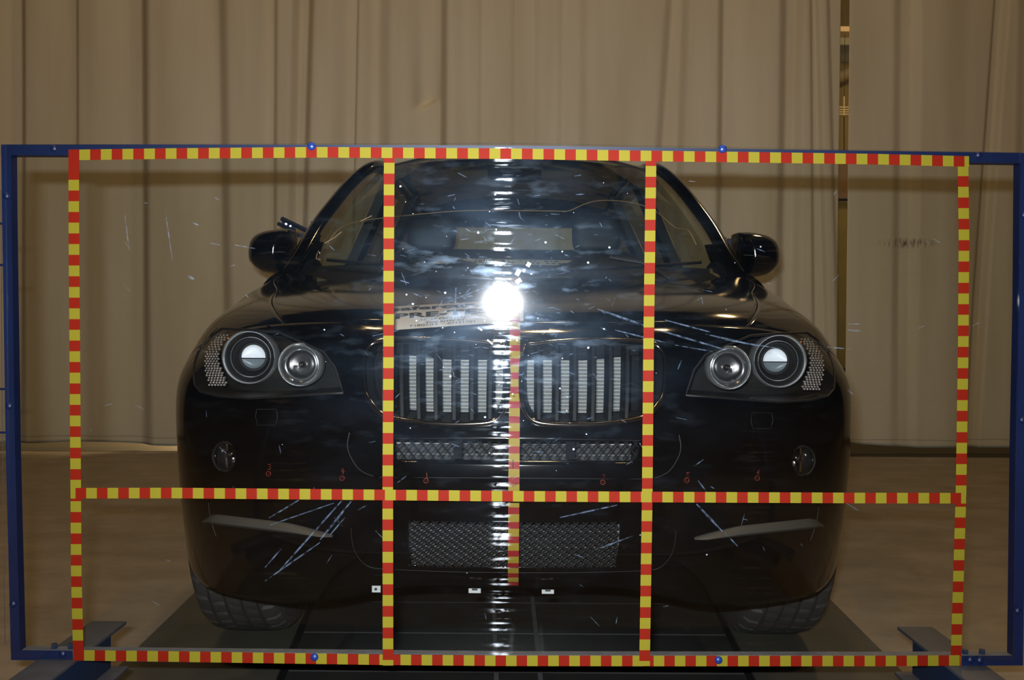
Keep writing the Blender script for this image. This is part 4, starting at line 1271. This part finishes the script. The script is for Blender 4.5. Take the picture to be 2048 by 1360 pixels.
MB().tube([Vector(p) for p in sm], 0.0034, 6, flat=0.6).obj('windscreen_reflection', M['reflected_line'], car, smooth=80)
for pts in (((690, 382), (700, 374), (712, 363)), ((637, 468), (652, 450), (656, 436), (660, 423)), ((618, 502), (621, 508)), ((626, 517), (632, 522), (640, 524))):
    path = [on_ws(x - CX, y) + Vector((0, -0.004, 0.003)) for x, y in pts]
    MB().tube(path, 0.0022, 6).obj('pillar_glint', M['reflected_line'], car, smooth=80)  # thin bright reflections on the pillars, modelled as pale tubes
# white paper strip lying on the dashboard, two rows of small print
a, b, c, d = [Vector((x, y, z)) for x, y, z in ((-0.322, 1.720, 1.141), (0.312, 1.720, 1.137), (0.298, 1.748, 1.157), (-0.300, 1.748, 1.163))]
stp = MB().hexa([p - Vector((0, 0, 0.001)) for p in (a, b, c, d)], [a, b, c, d]).obj('paper_strip', M['paper'], car, smooth=0)
m_ = MB(); R = random.Random(5)
for row in (0.30, 0.72):
    u = 0.06 + 0.05 * R.random()
    while u < 0.94:
        w = R.choice((0.012, 0.018, 0.03, 0.022)); 
        if R.random() < 0.62:
            q = []
            for uu, tt in ((u, row - 0.10), (u + w, row - 0.10), (u + w, row + 0.10), (u, row + 0.10)):
                q.append((a.lerp(b, uu)).lerp(d.lerp(c, uu), tt) + Vector((0, -0.0003, 0.0006)))
            m_.add(q, [(0, 1, 2, 3)])
        u += w + 0.012
m_.obj('print', M['ink'], stp, smooth=0)
# dark scuttle between bonnet and windscreen, wipers
P = []
for x in LN(-0.80, 0.80, 40):
    u = x / 0.80
    P.append([(x, y, z) for y, z in ((1.22 + 0.12 * u * u, 0.985), (1.34 + 0.14 * u * u, 1.018 + 0.02 * u * u), (1.42 + 0.25 * u * u, 1.068 + 0.045 * u * u), (1.44 + 0.25 * u * u, 1.085 + 0.045 * u * u))])
MB().grid(P).obj('scuttle', M['black_plastic'], car, smooth=50)
def wiper(pts, arm):
    path = [ws(u, t) + Vector((0, -0.010, 0.007)) for u, t in pts]
    sm = spl(np.array([tuple(p) for p in path]), LN(0, len(path) - 1, 24))
    w = MB().tube([Vector(p) for p in sm], 0.0055, 6, flat=1.3).obj('wiper', M['black_plastic'], car, smooth=80)
    MB().tube([Vector(p) for p in arm], 0.009, 6).obj('wiper_arm', M['black_plastic'], w, smooth=80)
wiper([(-0.92, 0.028), (-0.6, 0.022), (-0.3, 0.018), (-0.02, 0.014)], [ws(-0.42, 0.06) + Vector((0, -0.03, 0.02)), ws(-0.20, 0.03) + Vector((0, -0.05, 0.014)), (-0.02, 1.33, 1.06)])
wiper([(0.02, 0.012), (0.35, 0.018), (0.65, 0.024), (0.92, 0.030)], [ws(0.45, 0.06) + Vector((0, -0.03, 0.02)), ws(0.60, 0.03) + Vector((0, -0.05, 0.014)), (0.56, 1.42, 1.07)])

# door mirrors ----------------------------------------------------------------
MIR = [(441, 467), (444, 463), (452, 462), (470, 462), (499, 466), (518, 474), (529, 487), (533, 507), (532, 522), (526, 532), (511, 544), (490, 550), (466, 554), (456, 553), (449, 546), (446, 530), (443, 505), (441, 485)]
for s in (-1, 1):
    Ym = 3.72
    out = [Vector((hx / F * Ym, 0, H - (py - HZ - 0) / F * Ym)) for hx, py in MIR]
    sm = spl(np.array([tuple(p) for p in out[-3:] + out + out[:4]]), [3 + i * len(out) / 60 for i in range(60)])
    out = [Vector(p) for p in sm]
    cc = sum(out, Vector()) / len(out)
    cc.x = min(p.x for p in out) + 0.34 * (max(p.x for p in out) - min(p.x for p in out))
    rows = []
    for k, dy in ((0.94, 0.105), (1.0, 0.085), (1.0, 0.03), (0.985, -0.016), (0.95, -0.040), (0.88, -0.064), (0.76, -0.087), (0.6, -0.106), (0.42, -0.119), (0.24, -0.126), (0.1, -0.129), (0.01, -0.130)):
        rows.append([Vector((s * (cc.x + (p.x - cc.x) * k), Ym - NOSE + dy + 0.30 * k * (p.x - cc.x), cc.z + (p.z - cc.z) * k)) for p in out])
    dm = MB().grid(rows, closed_u=True).obj('door_mirror', M['paint'], car, smooth=80, fix=True)
    r0 = rows[0]; c0 = sum(r0, Vector()) / len(r0)
    MB().add([p + Vector((0, -0.012, 0)) for p in r0] + [c0 + Vector((0, -0.012, 0))], [(i, (i + 1) % 60, 60) for i in range(60)]).obj('mirror_glass', M['mirror_glass'], dm, smooth=0)
    # joint between cap and lower shell
    zj = H - (512 - HZ) / F * Ym
    pj = []
    for x in LN(0.89, 1.058, 14):
        u = (x - cc.x) / 0.10
        kk = min(0.98, abs(u))
        pj.append(Vector((s * x, Ym - NOSE - 0.129 * (1 - kk ** 2.2) ** 0.55 + 0.30 * (x - cc.x) - 0.004, zj - 0.010 * (x - 0.89) / 0.17)))
    MB().tube(pj, 0.0012, 6).obj('mirror_joint', M['trim_grey'], dm, smooth=80)
    MB().tube([(s * 0.93, Ym - NOSE + 0.02, 1.135), (s * 0.87, Ym - NOSE + 0.02, 1.125), (s * 0.80, Ym - NOSE - 0.03, 1.12)], [0.032, 0.036, 0.05], 12, flat=0.8).obj('mirror_foot', M['black_plastic'], dm, smooth=80)
    # corner plate at the mirror's root
    MB().add([(s * 0.845, 1.60, 1.10), (s * 0.845, 1.98, 1.11), (s * 0.79, 1.95, 1.24), (s * 0.80, 1.78, 1.23)], [(0, 1, 2, 3)]).obj('corner_plate', M['black_plastic'], dm, smooth=0)

# wheels ------------------------------------------------------------------------
def wheel_meshes():
    W = 0.1275
    prof = [(-0.120, 0.235, 0), (-0.1285, 0.262, 0), (-0.131, 0.300, 0), (-0.1275, 0.335, 0), (-0.118, 0.352, 2), (-0.104, 0.3625, 2), (-0.078, 0.3675, 2)]
    ribs = [(-0.066, -0.030), (-0.018, 0.018), (0.030, 0.066)]
    def groove(a, b):
        return [(a, 0.3685, 0), (a + 0.0012, 0.3575, 1), (b - 0.0012, 0.3575, 1), (b, 0.3695, 0)]
    pr = prof[:]
    pr += [(-0.074, 0.368, 0), (-0.0728, 0.357, 1), (-0.0652, 0.357, 1), (-0.064, 0.3690, 0)]
    pr += [(-0.050, 0.3695, 3), (-0.030, 0.3697, 3)]
    pr += [(-0.029, 0.3697, 0), (-0.0278, 0.357, 1), (-0.0192, 0.357, 1), (-0.018, 0.370, 0)]
    pr += [(-0.008, 0.370, 3), (0.008, 0.370, 3)]
    rest = [(-x, r, k) for x, r, k in pr[::-1] if x < -0.017]
    pr += rest
    N = 288
    P = []
    for x, r, k in pr:
        row = []
        for j in range(N):
            a = 2 * PI * j / N
            rr = r
            if k == 2 and (j + (0 if x < 0 else 3)) % 8 == 0: rr -= 0.006
            if k == 3:
                ph = int((x + 0.2) * 260)
                if (j + ph) % 6 == 0: rr -= 0.005
            row.append(Vector((x, rr * math.cos(a), rr * math.sin(a))))
        P.append(row)
    P = [[Vector((q.x * 0.90, q.y, q.z)) for q in r] for r in P]
    ty = MB().grid(P, closed_u=True).mesh('tyre', M['rubber'], 25)
    rim = MB()
    rim.lathe([(0.236, -0.122), (0.228, -0.118), (0.222, -0.10), (0.205, -0.08), (0.20, 0.10), (0.222, 0.118), (0.236, 0.122)], 'X', (0, 0, 0), 64)
    rim.lathe([(0.0001, 0.062), (0.05, 0.060), (0.065, 0.05), (0.068, 0.02), (0.0001, 0.0)], 'X', (0, 0, 0), 32)
    sp_ = MB()
    for i in range(10):
        a = 2 * PI * i / 10
        d = Vector((0, math.cos(a), math.sin(a)))
        sp_.tube([Vector((0.045, 0, 0)) + d * 0.05, Vector((0.075, 0, 0)) + d * 0.13, Vector((0.085, 0, 0)) + d * 0.212], [0.022, 0.016, 0.020], 8, up=Vector((1, 0, 0)), flat=0.7)
    return ty, rim.mesh('rim', M['rim'], 40), sp_.mesh('spokes', M['rim'], 50)
ty, ri, spk = wheel_meshes()
disc_m = MB().lathe([(0.165, -0.03), (0.165, -0.005), (0.06, -0.005), (0.06, -0.03)], 'X', (0, 0, 0), 40).mesh('brake_disc', M['steel'], 40)
for ay in AX:
    for s in (-1, 1):
        w = bpy.data.objects.new('wheel', ty); COL.objects.link(w); w.parent = car
        w.location = (s * (0.744 if ay < 2 else 0.80), ay, 0.371)
        w.name = 'wheel'
        if s < 0: w.rotation_euler = (0, 0, PI)
        for me, nm in ((ri, 'rim'), (spk, 'spokes'), (disc_m, 'brake_disc')):
            o = bpy.data.objects.new(nm, me); COL.objects.link(o); o.parent = w

# checked tape down the middle of the nose -----------------------------------------
cen = [Vector(p) for p in spl(NETF[:, 6], LN(0.12, 8.3, 1200))]
acc = [0.0]
for a, b in zip(cen, cen[1:]): acc.append(acc[-1] + (b - a).length)
acc = np.array(acc)
def on_center(sv):
    i = int(np.searchsorted(acc, sv)); i = min(max(i, 1), len(cen) - 1)
    t = (cen[i] - cen[i - 1]).normalized()
    n = Vector((0, -t.z, t.y))
    u = (sv - acc[i - 1]) / max(1e-9, acc[i] - acc[i - 1])
    return cen[i - 1].lerp(cen[i], u) + n * 0.0012
mb = MB(); k = 0; sv = 0.0
R = random.Random(3)
while sv < acc[-1] - 0.03:
    L_ = 0.0170 if k % 2 else 0.0145
    if sv > 0.55: L_ *= 1.35
    n = 4
    for i in range(n):
        p, q = on_center(sv + L_ * i / n), on_center(sv + L_ * (i + 1) / n)
        mb.add([p + Vector((-0.0114, 0, 0)), p + Vector((0.0114, 0, 0)), q + Vector((0.0114, 0, 0)), q + Vector((-0.0114, 0, 0))], [(0, 1, 2, 3)], k % 2)
    sv += L_; k += 1
ct = mb.obj('checked_tape', [M['red2'], M['yellow2']], car, smooth=60)
def strokes(pts_list, base, m, r=0.0007, parent=None, name='marker_writing'):
    mb = MB()
    for pts in pts_list:
        path = []
        for px, py in pts:
            p, n = hit(base[0] + px, base[1] + py)
            path.append(p + n * 0.0018)
        mb.tube(path, r, 5)
    return mb.obj(name, m, parent or car, smooth=80)
strokes([[(-2, 920), (-2, 938)]], (0, 0), M['ink'], 0.0008, ct, 'black_line')
strokes([[(-6, -4), (-6, 1), (-2, 1)], [(-3, -5), (-3, 5)], [(0, -5), (0, 5)], [(2, -2), (3, 3), (6, -3)]], (0, 969), M['redink'], 0.0006, ct)
# red marker numbers with circles under them
CIR = [(4.6 * math.cos(2 * PI * i / 16), 4.6 * math.sin(2 * PI * i / 16)) for i in range(17)]
DIG = {'3': [[(-3, -5), (2, -6), (3, -3), (0, -1), (3, 1), (2, 4), (-3, 4)]], '4': [[(0, -6), (-4, 1), (4, 1)], [(1, -3), (0, 6)]],
       '5': [[(3, -5), (-2, -5), (-3, -1), (2, -1), (2, 4), (-3, 4)]], '2': [[(-3, -3), (0, -5), (2, -2), (-3, 4), (3, 4)]],
       '1': [[(-1, -5), (0, 5)]], '6': [[(2, -5), (-2, 0), (-2, 4), (2, 4), (2, 0), (-2, 0)]]}
for px, py, dg, dy in ((543, 948, '3', -13), (690, 957, '4', -14), (858, 962, '1', -11), (1212, 965, '2', -11), (1380, 961, '5', -10), (1521, 957, '6', -11)):
    hx = px - 1034; pyy = py - 0.007 * (px - 1024)
    strokes([CIR, [(-1, 0), (1, 0)]] + [[(x + 2, y + dy) for x, y in pl] for pl in DIG[dg]], (hx, pyy), M['redink'], 0.0007)
# white camera targets under the bumper's lower edge
for px, py, w, h in ((763, 1175, 17, 13), (958, 1177, 24, 9), (1103, 1178, 24, 8)):
    Yt = 2.0
    c = Vector(((px - 1034) / F * Yt, Yt - NOSE, H - (py - HZ) / F * Yt))
    hw, hh = w / F * Yt / 2, h / F * Yt / 2
    t_ = MB().box((c.x - hw, c.y - 0.028, c.z - hh), (c.x + hw, c.y - 0.026, c.z + hh)).obj('target_tag', M['white'], car, smooth=0)
    if w < 20:
        MB().lathe([(0.0001, -0.0290), (0.003, -0.0290), (0.003, -0.028)], 'Y', c + Vector((-0.001, 0, 0)), 16).obj('target_dot', M['ink'], t_, smooth=0)
    else:
        MB().box((c.x - hw * 0.45, c.y - 0.0288, c.z + hh * 0.2), (c.x + hw * 0.45, c.y - 0.0281, c.z + hh * 1.0)).obj('target_notch', M['ink'], t_, smooth=0)
# yellow tape along the left wing's edge
P = []
for hx, py in ((596, 659), (606, 668), (614, 679), (620, 690)):
    p, n = hit(hx - 5, py + 2)
    p2, n2 = hit(hx - 0.5, py + 2.5)
    P.append([mx(p2 + Vector((-0.001, -0.0015, 0.002)), -1), mx(p2 + Vector((0.012, 0.045, 0.006)), -1)])
MB().grid(P).obj('yellow_tape', mat('wing_tape', (0.45, 0.36, 0.01), 0.5), car, smooth=0)

# paper label on the bonnet ------------------------------------------------------------
def lab(s_, t_, h):
    px = 776 + (1051 - 776) * s_
    ya, yb = 615 + (599 - 615) * s_, 662 + (643 - 662) * s_
    py = ya + (yb - ya) * t_
    q, n = hit(px - 1034, py - 0.007 * (px - 1024))
    if n.z < 0: n = -n
    return q + n * h
label = MB().grid([[lab(u, t, 0.0012) for u in LN(0, 1, 40)] for t in LN(1, 0, 14)]).obj('paper_label', M['paper'], car, smooth=80)
label['label'] = 'paper label printed with the test name in black letters'
def put_text(txt, s0, s1, t0, t1, bold=0.0):
    vs, fs = text_mesh(txt, bold)
    x0, x1 = min(v.x for v in vs), max(v.x for v in vs)
    y0, y1 = min(v.y for v in vs), max(v.y for v in vs)
    m_ = MB()
    m_.add([lab(s0 + (s1 - s0) * (v.x - x0) / (x1 - x0), t1 + (t0 - t1) * (v.y - y0) / (y1 - y0), 0.0024) for v in vs], fs)
    m_.obj('lettering', M['ink'], label, smooth=0)
put_text('safercar.gov', 0.035, 0.965, 0.05, 0.27, 0.03)
put_text('PRE-TEST', 0.07, 0.88, 0.33, 0.55, 0.035)
put_text('NCAP FRONTAL', 0.255, 0.59, 0.61, 0.70)
put_text('2008 BMW X5', 0.29, 0.57, 0.735, 0.815)
put_text('M80503', 0.18, 0.375, 0.85, 0.93)
put_text('07121701', 0.45, 0.645, 0.84, 0.925)

# blue camera outriggers fixed to the car's sides, seen past the mirrors
def bar3(mb, pts, w, d=0.02):
    for a, b in zip(pts, pts[1:]):
        mb.tube([a, b], w, 4, up=Vector((0, 1, 0.01)), flat=d / w if w else 1)
def obp(px, py, Y):
    p = at(px, py, Y); return Vector((p.x - CARX, p.y - NOSE, p.z))
YB = 4.45
br = MB(); bar3(br, [obp(563, 437, YB), obp(640, 474, YB)], 0.011)
br = br.obj('camera_bracket', M['blue_dark'], car, smooth=0)
m_ = MB(); bar3(m_, [obp(556, 447, YB), obp(572, 455, YB), obp(590, 462, YB)], 0.009); m_.obj('strut', M['blue_dark'], br, smooth=0)
m_ = MB(); m_.hexa([obp(590, 463, YB), obp(592, 473, YB), obp(640, 486, YB), obp(640, 477, YB)], [obp(590, 463, YB + .02), obp(592, 473, YB + .02), obp(640, 486, YB + .02), obp(640, 477, YB + .02)]); m_.obj('strut', M['blue_dark'], br, smooth=0)
m_ = MB(); m_.hexa([obp(564, 440, YB), obp(563, 449, YB), obp(590, 462, YB), obp(592, 453, YB)], [obp(564, 440, YB + .01), obp(563, 449, YB + .01), obp(590, 462, YB + .01), obp(592, 453, YB + .01)]); m_.obj('gusset', M['blue_dark'], br, smooth=0)
m_ = MB(); m_.hexa([obp(622, 442, YB - .02), obp(640, 446, YB - .02), obp(640, 480, YB - .02), obp(616, 476, YB - .02)], [obp(622, 442, YB), obp(640, 446, YB), obp(640, 480, YB), obp(616, 476, YB)]); m_.obj('plate', M['blue_dark'], br, smooth=0)
m_ = MB(); bar3(m_, [obp(589, 487, YB), obp(598, 510, YB), Vector((-0.91, YB - NOSE, 1.09))], 0.008); m_.obj('strut', M['blue_dark'], br, smooth=0)
for px, py in ((572, 448), (581, 452)):
    MB().tube([obp(px, py, YB - 0.012), obp(px, py, YB)], 0.004, 8).obj('bolt', M['chrome'], br)
br = MB(); br.hexa([obp(1425, 482, YB), obp(1466, 478, YB), obp(1466, 497, YB), obp(1425, 501, YB)], [obp(1425, 482, YB + .02), obp(1466, 478, YB + .02), obp(1466, 497, YB + .02), obp(1425, 501, YB + .02)])
br = br.obj('camera_bracket', M['blue_dark'], car, smooth=0)
for px, py in ((1447, 478), (1436, 481), (1459, 481)):
    MB().box(tuple(obp(px - 3, py + 4, YB - 0.005)), tuple(obp(px + 3, py - 3, YB + 0.02))).obj('clamp', M['blue_dark'], br, smooth=0)
for px, py in ((1447, 477), (1441, 497)):
    MB().tube([obp(px, py, YB - 0.014), obp(px, py, YB)], 0.006, 8).obj('bolt', M['chrome'], br)
MB().tube([obp(1456, 490, YB), Vector((0.93, YB - NOSE, 1.085))], 0.012, 8).obj('mounting_arm', M['blue_dark'], br)
